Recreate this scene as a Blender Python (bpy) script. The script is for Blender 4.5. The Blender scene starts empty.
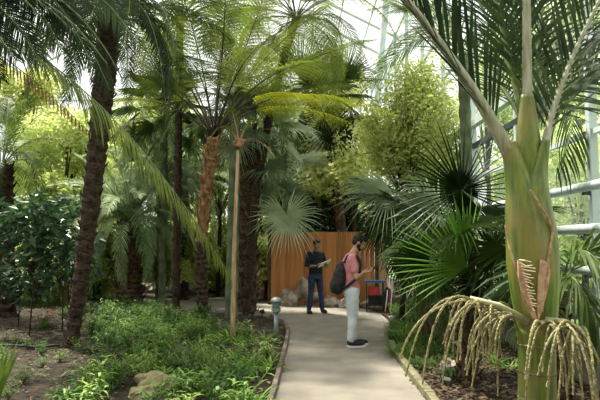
import bpy, bmesh, math, random
from mathutils import Vector, Matrix, Euler, noise
V = Vector
R = math.radians
PI = math.pi
rnd = random.Random(7)
scn = bpy.context.scene
COL = scn.collection

# ------------------------------------------------------------------ camera
PITCH = R(4.5)
F = 583.33
cam_d = bpy.data.cameras.new('camera'); cam = bpy.data.objects.new('camera', cam_d)
COL.objects.link(cam); cam.location = (0, 0, 1.6); cam.rotation_euler = (PI/2 + PITCH, 0, 0)
cam_d.lens = 35; cam_d.sensor_width = 36; cam_d.clip_end = 300
scn.camera = cam

def ray(px, py):
    u = (px-300)/F; v = (200-py)/F
    return V((u, math.cos(PITCH)-v*math.sin(PITCH), math.sin(PITCH)+v*math.cos(PITCH)))
def P(px, py, Y):
    r = ray(px, py); return V((0, 0, 1.6)) + r*(Y/r.y)
def G(px, py, z=0.0):
    r = ray(px, py); return V((0, 0, 1.6)) + r*((z-1.6)/r.z)

# ------------------------------------------------------------------ materials
def newmat(name):
    m = bpy.data.materials.new(name); m.use_nodes = True
    nt = m.node_tree; nt.nodes.clear()
    out = nt.nodes.new('ShaderNodeOutputMaterial')
    return m, nt, out
def N(nt, t, **kw):
    n = nt.nodes.new(t)
    for k, v in kw.items():
        if k in n.inputs: n.inputs[k].default_value = v
        else: setattr(n, k, v)
    return n
def L(nt, a, b): nt.links.new(a, b)
def c4(c): return (c[0], c[1], c[2], 1)

def leafmat(name, c1, c2, tr=0.35, rough=0.45, trc=None, scale=3.0, spec=0.2):
    m, nt, out = newmat(name)
    tc = N(nt, 'ShaderNodeTexCoord'); nz = N(nt, 'ShaderNodeTexNoise'); nz.inputs['Scale'].default_value = scale
    nz.inputs['Detail'].default_value = 1
    L(nt, tc.outputs['Object'], nz.inputs['Vector'])
    oi = N(nt, 'ShaderNodeObjectInfo')
    ad = N(nt, 'ShaderNodeMath', operation='ADD'); L(nt, nz.outputs['Fac'], ad.inputs[0])
    mu = N(nt, 'ShaderNodeMath', operation='MULTIPLY_ADD'); L(nt, oi.outputs['Random'], mu.inputs[0]); mu.inputs[1].default_value = 0.7; mu.inputs[2].default_value = -0.35
    L(nt, mu.outputs[0], ad.inputs[1])
    cr = N(nt, 'ShaderNodeValToRGB'); cr.color_ramp.elements[0].position = .25; cr.color_ramp.elements[1].position = .8
    cr.color_ramp.elements[0].color = c4(c1); cr.color_ramp.elements[1].color = c4(c2)
    L(nt, ad.outputs[0], cr.inputs[0])
    pb = N(nt, 'ShaderNodeBsdfPrincipled'); pb.inputs['Roughness'].default_value = min(.75, rough+.1); pb.inputs['Specular IOR Level'].default_value = spec
    L(nt, cr.outputs[0], pb.inputs['Base Color'])
    tl = N(nt, 'ShaderNodeBsdfTranslucent')
    if trc: 
        mx = N(nt, 'ShaderNodeMixRGB', blend_type='MULTIPLY'); mx.inputs[0].default_value = 1
        L(nt, cr.outputs[0], mx.inputs[1]); mx.inputs[2].default_value = c4(trc); L(nt, mx.outputs[0], tl.inputs[0])
    else: L(nt, cr.outputs[0], tl.inputs[0])
    ms = N(nt, 'ShaderNodeMixShader'); ms.inputs[0].default_value = tr
    L(nt, pb.outputs[0], ms.inputs[1]); L(nt, tl.outputs[0], ms.inputs[2]); L(nt, ms.outputs[0], out.inputs[0])
    return m
def mat(name, c1, c2=None, scale=8, rough=.8, bump=0, metal=0, spec=.3, stretch=(1, 1, 1), detail=4, lo=.35, hi=.65, c3=None):
    m, nt, out = newmat(name)
    pb = N(nt, 'ShaderNodeBsdfPrincipled'); pb.inputs['Roughness'].default_value = rough
    pb.inputs['Metallic'].default_value = metal; pb.inputs['Specular IOR Level'].default_value = spec
    pb.inputs['Base Color'].default_value = c4(c1)
    if c2:
        tc = N(nt, 'ShaderNodeTexCoord'); mp = N(nt, 'ShaderNodeMapping'); mp.inputs['Scale'].default_value = stretch
        nz = N(nt, 'ShaderNodeTexNoise'); nz.inputs['Scale'].default_value = scale; nz.inputs['Detail'].default_value = detail
        L(nt, tc.outputs['Object'], mp.inputs[0]); L(nt, mp.outputs[0], nz.inputs['Vector'])
        cr = N(nt, 'ShaderNodeValToRGB'); e = cr.color_ramp.elements
        e[0].position = lo; e[1].position = hi; e[0].color = c4(c1); e[1].color = c4(c2)
        if c3: q = e.new(min(hi+.15, .98)); q.color = c4(c3)
        L(nt, nz.outputs['Fac'], cr.inputs[0]); L(nt, cr.outputs[0], pb.inputs['Base Color'])
        if bump:
            bp = N(nt, 'ShaderNodeBump'); bp.inputs['Strength'].default_value = bump; bp.inputs['Distance'].default_value = .02
            L(nt, nz.outputs['Fac'], bp.inputs['Height']); L(nt, bp.outputs[0], pb.inputs['Normal'])
    L(nt, pb.outputs[0], out.inputs[0])
    return m
def glassmat():
    m, nt, out = newmat('greenhouse_glass')
    t = N(nt, 'ShaderNodeBsdfTransparent'); t.inputs[0].default_value = (.93, .97, .96, 1)
    g = N(nt, 'ShaderNodeBsdfGlossy'); g.inputs['Roughness'].default_value = .08
    d = N(nt, 'ShaderNodeBsdfDiffuse'); d.inputs[0].default_value = (.8, .86, .84, 1)
    lw = N(nt, 'ShaderNodeLayerWeight'); pw = N(nt, 'ShaderNodeMath', operation='POWER'); L(nt, lw.outputs['Facing'], pw.inputs[0]); pw.inputs[1].default_value = 5
    fr = N(nt, 'ShaderNodeMath', operation='MULTIPLY_ADD'); L(nt, pw.outputs[0], fr.inputs[0]); fr.inputs[1].default_value = .45; fr.inputs[2].default_value = .04
    a = N(nt, 'ShaderNodeMixShader'); L(nt, fr.outputs[0], a.inputs[0]); L(nt, t.outputs[0], a.inputs[1]); L(nt, g.outputs[0], a.inputs[2])
    b = N(nt, 'ShaderNodeMixShader'); b.inputs[0].default_value = .08; L(nt, a.outputs[0], b.inputs[1]); L(nt, d.outputs[0], b.inputs[2])
    L(nt, b.outputs[0], out.inputs[0]); return m

M = {}
M['glass'] = glassmat()
M['palm_dark'] = leafmat('palm_dark', (.010, .024, .005), (.048, .082, .014), .25, .38)
M['palm_mid'] = leafmat('palm_mid', (.022, .052, .008), (.12, .175, .03), .35, .4)
M['palm_olive'] = leafmat('palm_olive', (.025, .048, .010), (.13, .17, .035), .38, .45)
M['palm_bright'] = leafmat('palm_bright', (.06, .15, .015), (.15, .30, .04), .45, .4)
M['silver'] = leafmat('silver_fan', (.16, .22, .12), (.44, .50, .34), .32, .5)
M['silver_pale'] = leafmat('silver_pale', (.38, .46, .30), (.66, .72, .54), .32, .5)
M['blue_green'] = leafmat('blue_green_frond', (.09, .15, .055), (.34, .42, .22), .35, .45)
M['fern'] = leafmat('fern_green', (.035, .065, .008), (.20, .25, .04), .42, .5)
M['fern_yellow'] = leafmat('fern_yellow', (.38, .42, .02), (.66, .66, .05), .6, .5)
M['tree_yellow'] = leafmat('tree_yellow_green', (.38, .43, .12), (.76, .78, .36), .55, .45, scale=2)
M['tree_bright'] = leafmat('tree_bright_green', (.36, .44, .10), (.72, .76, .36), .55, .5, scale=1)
M['tree_dark'] = leafmat('tree_dark_green', (.015, .04, .014), (.05, .10, .03), .25, .35)
M['broad_dark'] = leafmat('broad_dark_leaf', (.018, .05, .018), (.07, .15, .05), .3, .25, spec=.6)
M['cover'] = leafmat('cover_green', (.025, .075, .010), (.11, .21, .03), .38, .42)
M['cover_light'] = leafmat('cover_light', (.12, .24, .03), (.28, .40, .09), .4, .45)
M['moss'] = leafmat('moss_green', (.06, .12, .02), (.16, .26, .05), .3, .6)
M['grass'] = leafmat('yellow_grass', (.20, .28, .03), (.42, .48, .08), .4, .6)
M['dry'] = leafmat('dry_leaf', (.13, .065, .025), (.34, .20, .09), .25, .7)
M['litter'] = leafmat('litter_leaf', (.05, .03, .016), (.26, .18, .11), .1, .8, scale=9)
M['rachis'] = mat('pale_rachis', (.22, .24, .12), (.36, .35, .22), 20, .5)
M['rachis_green'] = mat('green_rachis', (.09, .14, .04), (.18, .22, .08), 20, .5)
M['rachis_dark'] = mat('dark_rachis', (.03, .022, .012), (.07, .05, .025), 20, .6)
M['petiole'] = mat('shaft_petiole', (.20, .22, .13), (.38, .35, .25), 6, .5, stretch=(6, 6, .5))
M['bark_dark'] = mat('bark_dark', (.010, .0065, .004), (.062, .038, .021), 14, .9, 1, stretch=(1, 1, 2.2))
M['bark_fibre'] = mat('bark_fibre', (.018, .011, .006), (.13, .078, .042), 22, .95, 1, stretch=(1, 1, .5))
M['bark_orange'] = mat('bark_orange', (.10, .045, .018), (.34, .19, .09), 18, .9, 1, stretch=(1, 1, .4))
M['bark_green'] = mat('bark_green', (.045, .065, .028), (.13, .155, .075), 7, .75, .5, stretch=(1, 1, .5))
M['bark_tan'] = mat('bark_tan', (.26, .17, .09), (.46, .33, .20), 16, .75, .4, stretch=(2, 2, .3))
M['stump'] = mat('stump_tan', (.30, .19, .10), (.42, .29, .17), 12, .8, .4)
def shaftmat():
    m, nt, out = newmat('green_crownshaft')
    pb = N(nt, 'ShaderNodeBsdfPrincipled'); pb.inputs['Roughness'].default_value = .42
    tc = N(nt, 'ShaderNodeTexCoord')
    mp = N(nt, 'ShaderNodeMapping'); mp.inputs['Scale'].default_value = (9, 9, .8); L(nt, tc.outputs['Object'], mp.inputs[0])
    n1 = N(nt, 'ShaderNodeTexNoise'); n1.inputs['Scale'].default_value = 3; n1.inputs['Detail'].default_value = 5; L(nt, mp.outputs[0], n1.inputs['Vector'])
    n2 = N(nt, 'ShaderNodeTexNoise'); n2.inputs['Scale'].default_value = 3.3; n2.inputs['Detail'].default_value = 3; L(nt, tc.outputs['Object'], n2.inputs['Vector'])
    r1 = N(nt, 'ShaderNodeValToRGB'); e = r1.color_ramp.elements; e[0].position = .35; e[1].position = .7; e[0].color = (.045, .085, .005, 1); e[1].color = (.17, .20, .02, 1)
    r2 = N(nt, 'ShaderNodeValToRGB'); e = r2.color_ramp.elements; e[0].position = .48; e[1].position = .68; e[0].color = (0, 0, 0, 1); e[1].color = (.75, .75, .75, 1)
    L(nt, n1.outputs['Fac'], r1.inputs[0]); L(nt, n2.outputs['Fac'], r2.inputs[0])
    mx = N(nt, 'ShaderNodeMixRGB'); mx.inputs[2].default_value = (.21, .15, .045, 1); L(nt, r2.outputs[0], mx.inputs[0]); L(nt, r1.outputs[0], mx.inputs[1])
    L(nt, mx.outputs[0], pb.inputs['Base Color']); L(nt, pb.outputs[0], out.inputs[0]); return m
M['shaft'] = shaftmat()
M['sheath_edge'] = mat('sheath_edge', (.22, .12, .06), (.42, .28, .16), 25, .8, .3)
M['tear'] = mat('torn_sheath', (.30, .17, .10), (.50, .33, .22), 20, .85, .5)
M['fibre_pale'] = mat('pale_fibre', (.55, .45, .30), (.70, .60, .42), 20, .8)
M['fruit'] = mat('fruit_strand', (.13, .115, .045), (.33, .29, .14), 60, .8, 1)
M['soil'] = mat('garden_soil', (.010, .007, .004), (.040, .028, .016), 6, 1, 1, detail=12, c3=(.12, .085, .055))
M['lawn'] = mat('outside_grass', (.08, .13, .03), (.15, .20, .06), 2, 1)
M['path'] = mat('path_concrete', (.155, .135, .112), (.225, .195, .162), 2.5, .92, .15, detail=9, lo=.3, hi=.7)
M['kerb'] = mat('timber_kerb', (.09, .085, .045), (.20, .18, .10), 12, .9, .8)
M['kerb_stone'] = mat('stone_kerb', (.08, .06, .045), (.19, .15, .12), 9, .9, .8)
M['rock'] = mat('pale_rock', (.17, .13, .10), (.42, .36, .30), 3.5, .9, 1, detail=9)
M['rock_tan'] = mat('tan_rock', (.15, .13, .06), (.30, .26, .14), 4, .9, .8, detail=8)
M['frame'] = mat('painted_steel', (.46, .52, .53), (.56, .62, .62), 4, .5)
M['pipe'] = mat('grey_pipe', (.36, .42, .42), (.46, .52, .51), 5, .42)
M['beam_dark'] = mat('dark_gutter', (.03, .04, .045), (.06, .07, .075), 4, .5)
M['brick'] = mat('plaster_wall', (.20, .18, .15), (.26, .23, .2), 3, .9)
M['lamp_metal'] = mat('lamp_grey', (.17, .21, .21), (.25, .30, .29), 15, .45, metal=.3)
M['lamp_lens'] = mat('lamp_lens', (.45, .50, .48), None, rough=.25)
M['black'] = mat('black_rubber', (.012, .012, .013), None, rough=.6)
M['black_cloth'] = mat('black_cloth', (.014, .014, .016), (.028, .028, .032), 30, .85, .3)
M['navy'] = mat('navy_cloth', (.006, .008, .013), (.012, .015, .024), 20, .9, .3)
M['navy_jean'] = mat('dark_jean', (.014, .024, .05), (.028, .045, .085), 25, .9, .3)
M['pink'] = mat('pink_cotton', (.46, .17, .18), (.56, .23, .24), 6, .9, .2)
M['jean'] = mat('pale_jean', (.46, .50, .52), (.62, .65, .67), 9, .9, .35, stretch=(1, 1, .6))
M['skin'] = mat('skin', (.42, .235, .16), (.48, .28, .19), 12, .55)
M['skin2'] = mat('skin_tan', (.26, .15, .10), (.30, .18, .12), 12, .55)
M['hair'] = mat('dark_hair', (.012, .009, .007), (.028, .02, .015), 60, .6, .6, stretch=(1, 1, .3))
M['white'] = mat('white_sole', (.62, .62, .60), None, rough=.6)
M['eye_w'] = mat('eye_white', (.7, .7, .68), None, rough=.3)
M['paper'] = mat('white_paper', (.62, .66, .68), (.72, .75, .76), 5, .6)
M['screen'] = mat('phone_black', (.01, .01, .012), None, rough=.15)
M['blue'] = mat('blue_plastic', (.02, .07, .22), (.03, .10, .28), 5, .5)
M['red'] = mat('red_plastic', (.30, .02, .02), (.40, .035, .03), 5, .5)
M['orange'] = leafmat('orange_petal', (.60, .07, .02), (.80, .16, .04), .3, .5)
M['tag'] = mat('grey_tag', (.50, .52, .50), None, rough=.5)
def woodmat():
    m, nt, out = newmat('cedar_boards')
    pb = N(nt, 'ShaderNodeBsdfPrincipled'); pb.inputs['Roughness'].default_value = .65
    tc = N(nt, 'ShaderNodeTexCoord'); mp = N(nt, 'ShaderNodeMapping'); mp.inputs['Scale'].default_value = (12, 12, .7); L(nt, tc.outputs['Object'], mp.inputs[0])
    n1 = N(nt, 'ShaderNodeTexNoise'); n1.inputs['Scale'].default_value = 2; n1.inputs['Detail'].default_value = 6; L(nt, mp.outputs[0], n1.inputs['Vector'])
    oi = N(nt, 'ShaderNodeObjectInfo'); ad = N(nt, 'ShaderNodeMath', operation='MULTIPLY_ADD'); L(nt, oi.outputs['Random'], ad.inputs[0]); ad.inputs[1].default_value = .5
    L(nt, n1.outputs['Fac'], ad.inputs[2])
    cr = N(nt, 'ShaderNodeValToRGB'); e = cr.color_ramp.elements; e[0].position = .4; e[1].position = .95; e[0].color = (.20, .066, .018, 1); e[1].color = (.44, .175, .05, 1)
    L(nt, ad.outputs[0], cr.inputs[0]); L(nt, cr.outputs[0], pb.inputs['Base Color']); L(nt, pb.outputs[0], out.inputs[0]); return m
M['cedar'] = woodmat()

# ------------------------------------------------------------------ objects
def mk(name, data, parent=None):
    o = bpy.data.objects.new(name, data); COL.objects.link(o)
    if parent: o.parent = parent
    return o
def tag(o, label, cat, group=None, kind=None):
    o['label'] = label; o['category'] = cat
    if group: o['group'] = group
    if kind: o['kind'] = kind
    return o
def thing(name, label, cat, loc=(0, 0, 0), rz=0, group=None):
    o = mk(name, None); o.location = loc; o.rotation_euler = (0, 0, rz); o.empty_display_size = .2
    return tag(o, label, cat, group)

class MB:
    def __init__(s): s.v = []; s.f = []
    def add(s, vs, fs):
        b = len(s.v); s.v += [tuple(q) for q in vs]; s.f += [tuple(b+i for i in f) for f in fs]
    def tube(s, pts, rad, n=8, cap=True, wob=0):
        pts = [V(p) for p in pts]; k = len(pts); vs = []; fs = []
        if not hasattr(rad, '__len__'): rad = [rad]*k
        up = V((0, 0, 1)) if abs((pts[-1]-pts[0]).normalized().z) < .9 else V((1, 0, 0))
        for i, p in enumerate(pts):
            t = (pts[min(i+1, k-1)]-pts[max(i-1, 0)]).normalized()
            a = t.cross(up).normalized(); b = a.cross(t)
            for j in range(n):
                q = 2*PI*j/n; r = rad[i]*(1+(rnd.uniform(-wob, wob) if wob else 0))
                vs.append(p+a*math.cos(q)*r+b*math.sin(q)*r)
        for i in range(k-1):
            for j in range(n):
                j2 = (j+1) % n; fs.append((i*n+j, i*n+j2, (i+1)*n+j2, (i+1)*n+j))
        if cap: fs.append(tuple(range(n-1, -1, -1))); fs.append(tuple((k-1)*n+j for j in range(n)))
        s.add(vs, fs)
    def box(s, c, d, m=None):
        x, y, z = [q/2 for q in d]; c = V(c)
        vs = [V((i, j, k)) for k in (-z, z) for j in (-y, y) for i in (-x, x)]
        if m: vs = [m @ q for q in vs]
        s.add([c+q for q in vs], [(0, 2, 3, 1), (4, 5, 7, 6), (0, 1, 5, 4), (2, 6, 7, 3), (0, 4, 6, 2), (1, 3, 7, 5)])
    def ell(s, c, r, nu=16, nv=10, m=None):
        c = V(c); vs = [V((0, 0, -r[2]))]; fs = []
        for i in range(1, nv):
            th = -PI/2+PI*i/nv
            for j in range(nu):
                ph = 2*PI*j/nu; vs.append(V((r[0]*math.cos(th)*math.cos(ph), r[1]*math.cos(th)*math.sin(ph), r[2]*math.sin(th))))
        vs.append(V((0, 0, r[2])))
        for j in range(nu): fs.append((0, 1+(j+1) % nu, 1+j))
        for i in range(nv-2):
            for j in range(nu): a = 1+i*nu; fs.append((a+j, a+(j+1) % nu, a+nu+(j+1) % nu, a+nu+j))
        a = 1+(nv-2)*nu
        for j in range(nu): fs.append((a+j, a+(j+1) % nu, len(vs)-1))
        if m: vs = [m @ q for q in vs]
        s.add([c+q for q in vs], fs)
    def blade(s, p, d, w, ln, wd, droop=.2, seg=2, fold=0):
        """pointed leaf from p along d; w is its width direction"""
        d = d.normalized(); w = (w-d*w.dot(d)).normalized()*wd/2
        g = V((0, 0, -1)); pr = []
        prof = (.55, 1.0, .72) if seg == 2 else (.5, .95, 1, .7)
        n = seg+1 if seg == 2 else 4
        vs = []
        for i in range(n):
            t = i/n
            q = p + d*ln*t + g*droop*ln*t*t
            vs += [q-w*prof[i], q+w*prof[i]]
        vs.append(p+d*ln*(1-droop*.3)+g*droop*ln)
        fs = [(2*i, 2*i+1, 2*i+3, 2*i+2) for i in range(n-1)]+[(2*n-2, 2*n-1, 2*n)]
        s.add(vs, fs)
    def build(s, name, m, parent=None, smooth=False):
        me = s.mesh(name, m, smooth); return mk(name, me, parent)
    def mesh(s, name, m, smooth=False):
        me = bpy.data.meshes.new(name); me.from_pydata([tuple(q) for q in s.v], [], s.f); me.update()
        if m: me.materials.append(m)
        if smooth: me.shade_smooth()
        return me

def bez(a, b, c, t): return a*(1-t)**2+b*2*t*(1-t)+c*t*t
def bezt(a, b, c, t): return ((b-a)*(1-t)+(c-b)*t).normalized()
def upvec(T, U0=V((0, 0, 1))):
    U = U0-T*U0.dot(T)
    if U.length < .05: U = V((0, -1, 0))-T*T.dot(V((0, -1, 0)))
    return U.normalized()

def pinnate(a, b, c, n=50, ll=.45, lw=.03, ang=50, vee=20, droop=.25, start=.15, rr=.02, end=.003, U0=V((0, 0, 1)), taper=.6, seg=2):
    """returns (leaflets MB, rachis MB)"""
    a, b, c = V(a), V(b), V(c)
    Lf = MB(); Rc = MB()
    Rc.tube([bez(a, b, c, i/12) for i in range(13)], [rr+(end-rr)*(i/12)**.8 for i in range(13)], 6)
    for i in range(n):
        t = start+(1-start)*(i+.5)/n
        p = bez(a, b, c, t); T = bezt(a, b, c, t); U = upvec(T, U0); S = T.cross(U)
        x = (i+.5)/n
        pl = (math.sin(PI*(.12+.82*x)))**taper
        an = R(ang*(1-.45*x))
        for sg in (-1, 1):
            j = rnd.uniform(-.12, .12)
            d = T*math.cos(an+j)+S*sg*math.sin(an+j)*math.cos(R(vee))+U*math.sin(R(vee+rnd.uniform(-8, 8)))
            Lf.blade(p, d, T, ll*pl*rnd.uniform(.88, 1.08), lw*(.6+.4*pl), droop*rnd.uniform(.5, 1.4), seg)
    return Lf, Rc

def fernfrond(a, b, c, n=24, pl=.45, m=21, pw=.036, droop=.15, start=.22, rr=.014, ang=68):
    a, b, c = V(a), V(b), V(c); Lf = MB(); Rc = MB()
    Rc.tube([bez(a, b, c, i/12) for i in range(13)], [rr*(1-.85*i/12) for i in range(13)], 6)
    for i in range(n):
        x = (i+.5)/n; t = start+(1-start)*x
        p = bez(a, b, c, t); T = bezt(a, b, c, t); U = upvec(T); S = T.cross(U)
        l = pl*(math.sin(PI*(.16+.8*x)))**.7*rnd.uniform(.9, 1.05)
        an = R(ang-25*x)
        for sg in (-1, 1):
            d = (T*math.cos(an)+S*sg*math.sin(an)+U*rnd.uniform(-.05, .12)).normalized()
            W = T-d*T.dot(d); W.normalize()
            for k in range(m):
                s = (k+.7)/m; q = p+d*l*s+V((0, 0, -1))*droop*l*s*s
                ql = pw*1.9*(1-s)**.55*(.6+.4*min(1, s*6))
                if ql < .008: continue
                w = d*l/m*.42
                for sd in (-1, 1):
                    e = q+W*sd*ql+d*ql*.35+V((0, 0, rnd.uniform(-.25, .05)*ql))
                    mid = q+W*sd*ql*.5+d*ql*.15
                    Lf.add([q-w*.4, mid-w, e, mid+w], [(0, 1, 2, 3)])
    return Lf, Rc

def fan(base, hub, axis, normal, Rd=.8, n=34, spread=140, droop=.2, split=.42, rr=.012, pleat=.018, jit=.1, wf=1.0):
    base, hub, axis, normal = V(base), V(hub), V(axis).normalized(), V(normal).normalized()
    normal = (normal-axis*normal.dot(axis)).normalized(); side = axis.cross(normal)
    Lf = MB(); Rc = MB()
    mid = (base+hub)/2+V((0, 0, .12*(hub-base).length))
    Rc.tube([bez(base, mid, hub, i/8) for i in range(9)], [rr*(1.3-.6*i/8) for i in range(9)], 6)
    da = R(2*spread)/n; g = V((0, 0, -1))
    def pt(a, r, z, dr=0): return hub+(axis*math.cos(a)+side*math.sin(a))*r+normal*z+g*dr
    for k in range(n):
        a0 = -R(spread)+k*da; a1 = a0+da; am = (a0+a1)/2
        r = Rd*(1-.22*(abs(am)/R(180))**2)*rnd.uniform(1-jit, 1+jit*.4)
        rs = r*split; rm = rs+(r-rs)*.5; dr = droop*rnd.uniform(.4, 1.5)
        w = rs*da*.5*.92*wf; am2 = am+rnd.uniform(-.3, .3)*da
        tdir = axis*math.cos(am2)+side*math.sin(am2); sdir = side*math.cos(am2)-axis*math.sin(am2)
        c = hub+tdir*rm+g*dr*r*.22; tp = hub+tdir*r*(1-dr*.25)+g*dr*r
        rl = pt(am, rs*.98, pleat, dr*r*.05)
        vs = [hub, pt(a0, rs, -pleat, dr*r*.05), rl, pt(a1, rs, -pleat, dr*r*.05), c-sdir*w*.8-normal*pleat*.4, c+normal*pleat*.5, c+sdir*w*.8-normal*pleat*.4, tp]
        Lf.add(vs, [(0, 1, 2), (0, 2, 3), (1, 4, 5, 2), (2, 5, 6, 3), (4, 7, 5), (5, 7, 6)])
    return Lf, Rc

def frond_obj(LR, root, lm, rm, nm='frond', sub='stalk', lab=None):
    f = LR[0].build(nm, lm, root); LR[1].build(sub, rm, f, True)
    if lab: f['label'] = lab
    return f
def rel(root, pts): return [V(p)-V(root.location) for p in pts]

def frond_set(kind, lm, rm, **kw):
    """three droop variants of one frond kind in a local frame: base at origin, growing along +X"""
    out = []
    Ln = kw.pop('Ln'); 
    for v in range(3):
        h = (.16, .30, .42)[v]; dz = (.02, -.22, -.5)[v]
        a, b, c = V((0, 0, 0)), V((Ln*.5, 0, Ln*h)), V((Ln*(.97, .88, .72)[v], 0, Ln*dz))
        if kind == 'pinnate': LR = pinnate(a, b, c, **kw)
        elif kind == 'fern': LR = fernfrond(a, b, c, **kw)
        else:
            k2 = dict(kw); Rd = k2['Rd']; lp = Ln
            ax = V((1, 0, (-.1, -.5, -1.0)[v])); LR = fan(a, V((lp*.95, 0, (.12, .05, -.15)[v]*lp)), ax, V((.35, 0, 1)), **k2)
        out.append((LR[0].mesh('frond', lm), LR[1].mesh('stalk', rm, True)))
    return out
def crown(root, top, sets, n, e0=75, e1=-25, s0=1, az0=0, nm='frond', sc=(.85, 1.1), azr=(0, 360), skip=None, pw=1.0):
    top = V(top)-V(root.location)
    for i in range(n):
        x = (i+.5)/n
        az = R(azr[0]+((az0+i*137.5) % 360)*(azr[1]-azr[0])/360+rnd.uniform(-10, 10)); el = R(e0+(e1-e0)*x**pw+rnd.uniform(-6, 6))
        v = 0 if x < .3 else (1 if x < .65 else 2)
        fm, rm_ = sets[v]
        o = mk(nm, fm, root); o.location = top+V((math.cos(az), math.sin(az), 0))*.03
        o.rotation_euler = Euler((rnd.uniform(-.25, .25), -el, az), 'XYZ')
        s = s0*rnd.uniform(*sc); o.scale = (s, s, s)
        mk('stalk', rm_, o)

def trunk(root, pts, r0, r1, m, style='ring', n=14, seg=36, name='trunk', boots=0, boot=.09):
    pts = [V(p)-V(root.location) for p in pts]; b = MB(); L_ = []; rr = []
    a, c, d = (pts[0], pts[1], pts[2]) if len(pts) == 3 else (pts[0], (pts[0]+pts[1])/2, pts[1])
    for i in range(seg+1):
        t = i/seg; L_.append(bez(a, c, d, t)); r = r0+(r1-r0)*t
        if i == 0: r *= 1.18
        if style == 'ring': r *= 1+(.07 if i % 2 else -.05)
        rr.append(r)
    b.tube(L_, rr, n, wob=.06)
    for k in range(boots):
        t = (k+.5)/boots; p = bez(a, c, d, t); T = bezt(a, c, d, t); q = k*2.4; r = r0+(r1-r0)*t
        o = V((math.cos(q), math.sin(q), 0)); sd = T.cross(o)
        ln = boot*rnd.uniform(.7, 1.5); w = boot*.38
        p0 = p+o*r*.8-T*boot*.5; p1 = p+o*(r*1.12)+T*ln*.3; p2 = p+o*(r*1.12+ln*.45)+T*ln
        b.add([p0-sd*w, p0+sd*w, p1+sd*w*.9+o*.012, p1-sd*w*.9+o*.012, p2+sd*w*.4, p2-sd*w*.4, p1+o*-.03], [(0, 1, 2, 3), (3, 2, 4, 5), (6, 5, 4), (0, 3, 5, 6), (1, 6, 4, 2)])
    return b.build(name, m, root)

def blob(r, seed, k=.25, f=1.3, nu=20, nv=12, flat=True):
    b = MB(); b.ell((0, 0, 0), r, nu, nv); o = V((seed*7.3, seed*3.1, seed)); w = []
    mr = sum(r)/3
    for q in b.v:
        q = V(q); s = 1+k*noise.noise(q/mr*f+o)*1.6+k*.4*noise.noise(q/mr*f*3+o); w.append(q*s)
    b.v = w
    return b

# ------------------------------------------------------------------ setting
XR, XL, YB, YF = 3.4, -12.0, 27.0, -4.0
def struct(name, b, m, smooth=False):
    o = b.build(name, m, None, smooth); o['kind'] = 'structure'; return o
def gz(x, y):
    if x > 1.3: return .04*noise.noise(V((x, y, 0))*.9)+.03*min(1, (x-1.3)/.5)
    return .05*noise.noise(V((x, y, 3))*.7)+.02
PATHL = [(262, 440), (275, 400), (283, 368), (288, 345), (290, 332), (286, 324), (272, 317.5), (240, 313.5), (190, 311), (120, 309)]
PATHR = [(452, 440), (425, 400), (405, 373), (392, 355), (388, 345), (391, 332), (389, 322), (380, 313.5), (362, 308.5), (300, 304), (240, 301), (180, 299), (120, 298)]
pathpoly = [G(*q) for q in PATHL]+[G(*q) for q in reversed(PATHR)]
pathpoly = [V((-.10, 2.0, 0))*1 + V((-.25, 0, 0))]+pathpoly+[V((1.25, 2.0, 0))]
def inpoly(x, y, poly):
    c = False; j = len(poly)-1
    for i in range(len(poly)):
        a, b = poly[i], poly[j]
        if (a[1] > y) != (b[1] > y) and x < (b[0]-a[0])*(y-a[1])/(b[1]-a[1])+a[0]: c = not c
        j = i
    return c
def on_path(x, y): return inpoly(x, y, pathpoly)

b = MB(); nx, ny = 78, 156
for j in range(ny+1):
    for i in range(nx+1):
        x = XL+(XR-XL)*i/nx; y = YF+(YB-YF)*j/ny
        near = on_path(x, y) or on_path(x+.2, y) or on_path(x-.2, y)or on_path(x, y+.2) or on_path(x, y-.2)
        b.v.append((x, y, -.03 if near else gz(x, y)))
for j in range(ny):
    for i in range(nx): a = j*(nx+1)+i; b.f.append((a, a+1, a+nx+2, a+nx+1))
o = struct('floor', b, M['soil'], True)
b = MB(); b.box((0, 10, -.25), (120, 120, .2)); o = struct('ground', b, M['lawn'])
b = MB(); k = len(pathpoly)
b.v = [(p.x, p.y, .012) for p in pathpoly]+[(p.x, p.y, -.08) for p in pathpoly]
b.f = [tuple(range(k))]+[(i, (i+1) % k, k+(i+1) % k, k+i) for i in range(k)]
o = struct('floor_path', b, M['path'])
bm = bmesh.new(); bm.from_mesh(o.data); bmesh.ops.recalc_face_normals(bm, faces=bm.faces[:]); bmesh.ops.triangulate(bm, faces=[f for f in bm.faces if len(f.verts) > 4]); bm.to_mesh(o.data); bm.free()

HW, HE = 9.0, 4.3
ridge = (-4.3, 13.0)
b = MB(); b.box((XR, 11.5, HW/2), (.01, YB-YF, HW)); struct('wall_right', b, M['glass'])
b = MB(); b.box((XL, 11.5, HW/2), (.01, YB-YF, HW)); struct('wall_left', b, M['glass'])
b = MB(); b.add([(XL, YB, 0), (XR, YB, 0), (XR, YB, HW), (ridge[0], YB, ridge[1]), (XL, YB, HW)], [(0, 1, 2, 3, 4)]); struct('wall_back', b, M['glass'])
b = MB(); b.add([(XR, YF, HW), (XR, YB, HW), (ridge[0], YB, ridge[1]), (ridge[0], YF, ridge[1]), (XL, YF, HW), (XL, YB, HW)], [(0, 1, 2, 3), (3, 2, 5, 4)]); struct('ceiling', b, M['glass'])
b = MB(); b.box(((XL+XR)/2, YF, 4.5), (XR-XL, .2, 9)); struct('wall_front_light_block', b, M['brick'])  # unseen opaque wall behind the camera, added to block flattening light from behind
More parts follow.
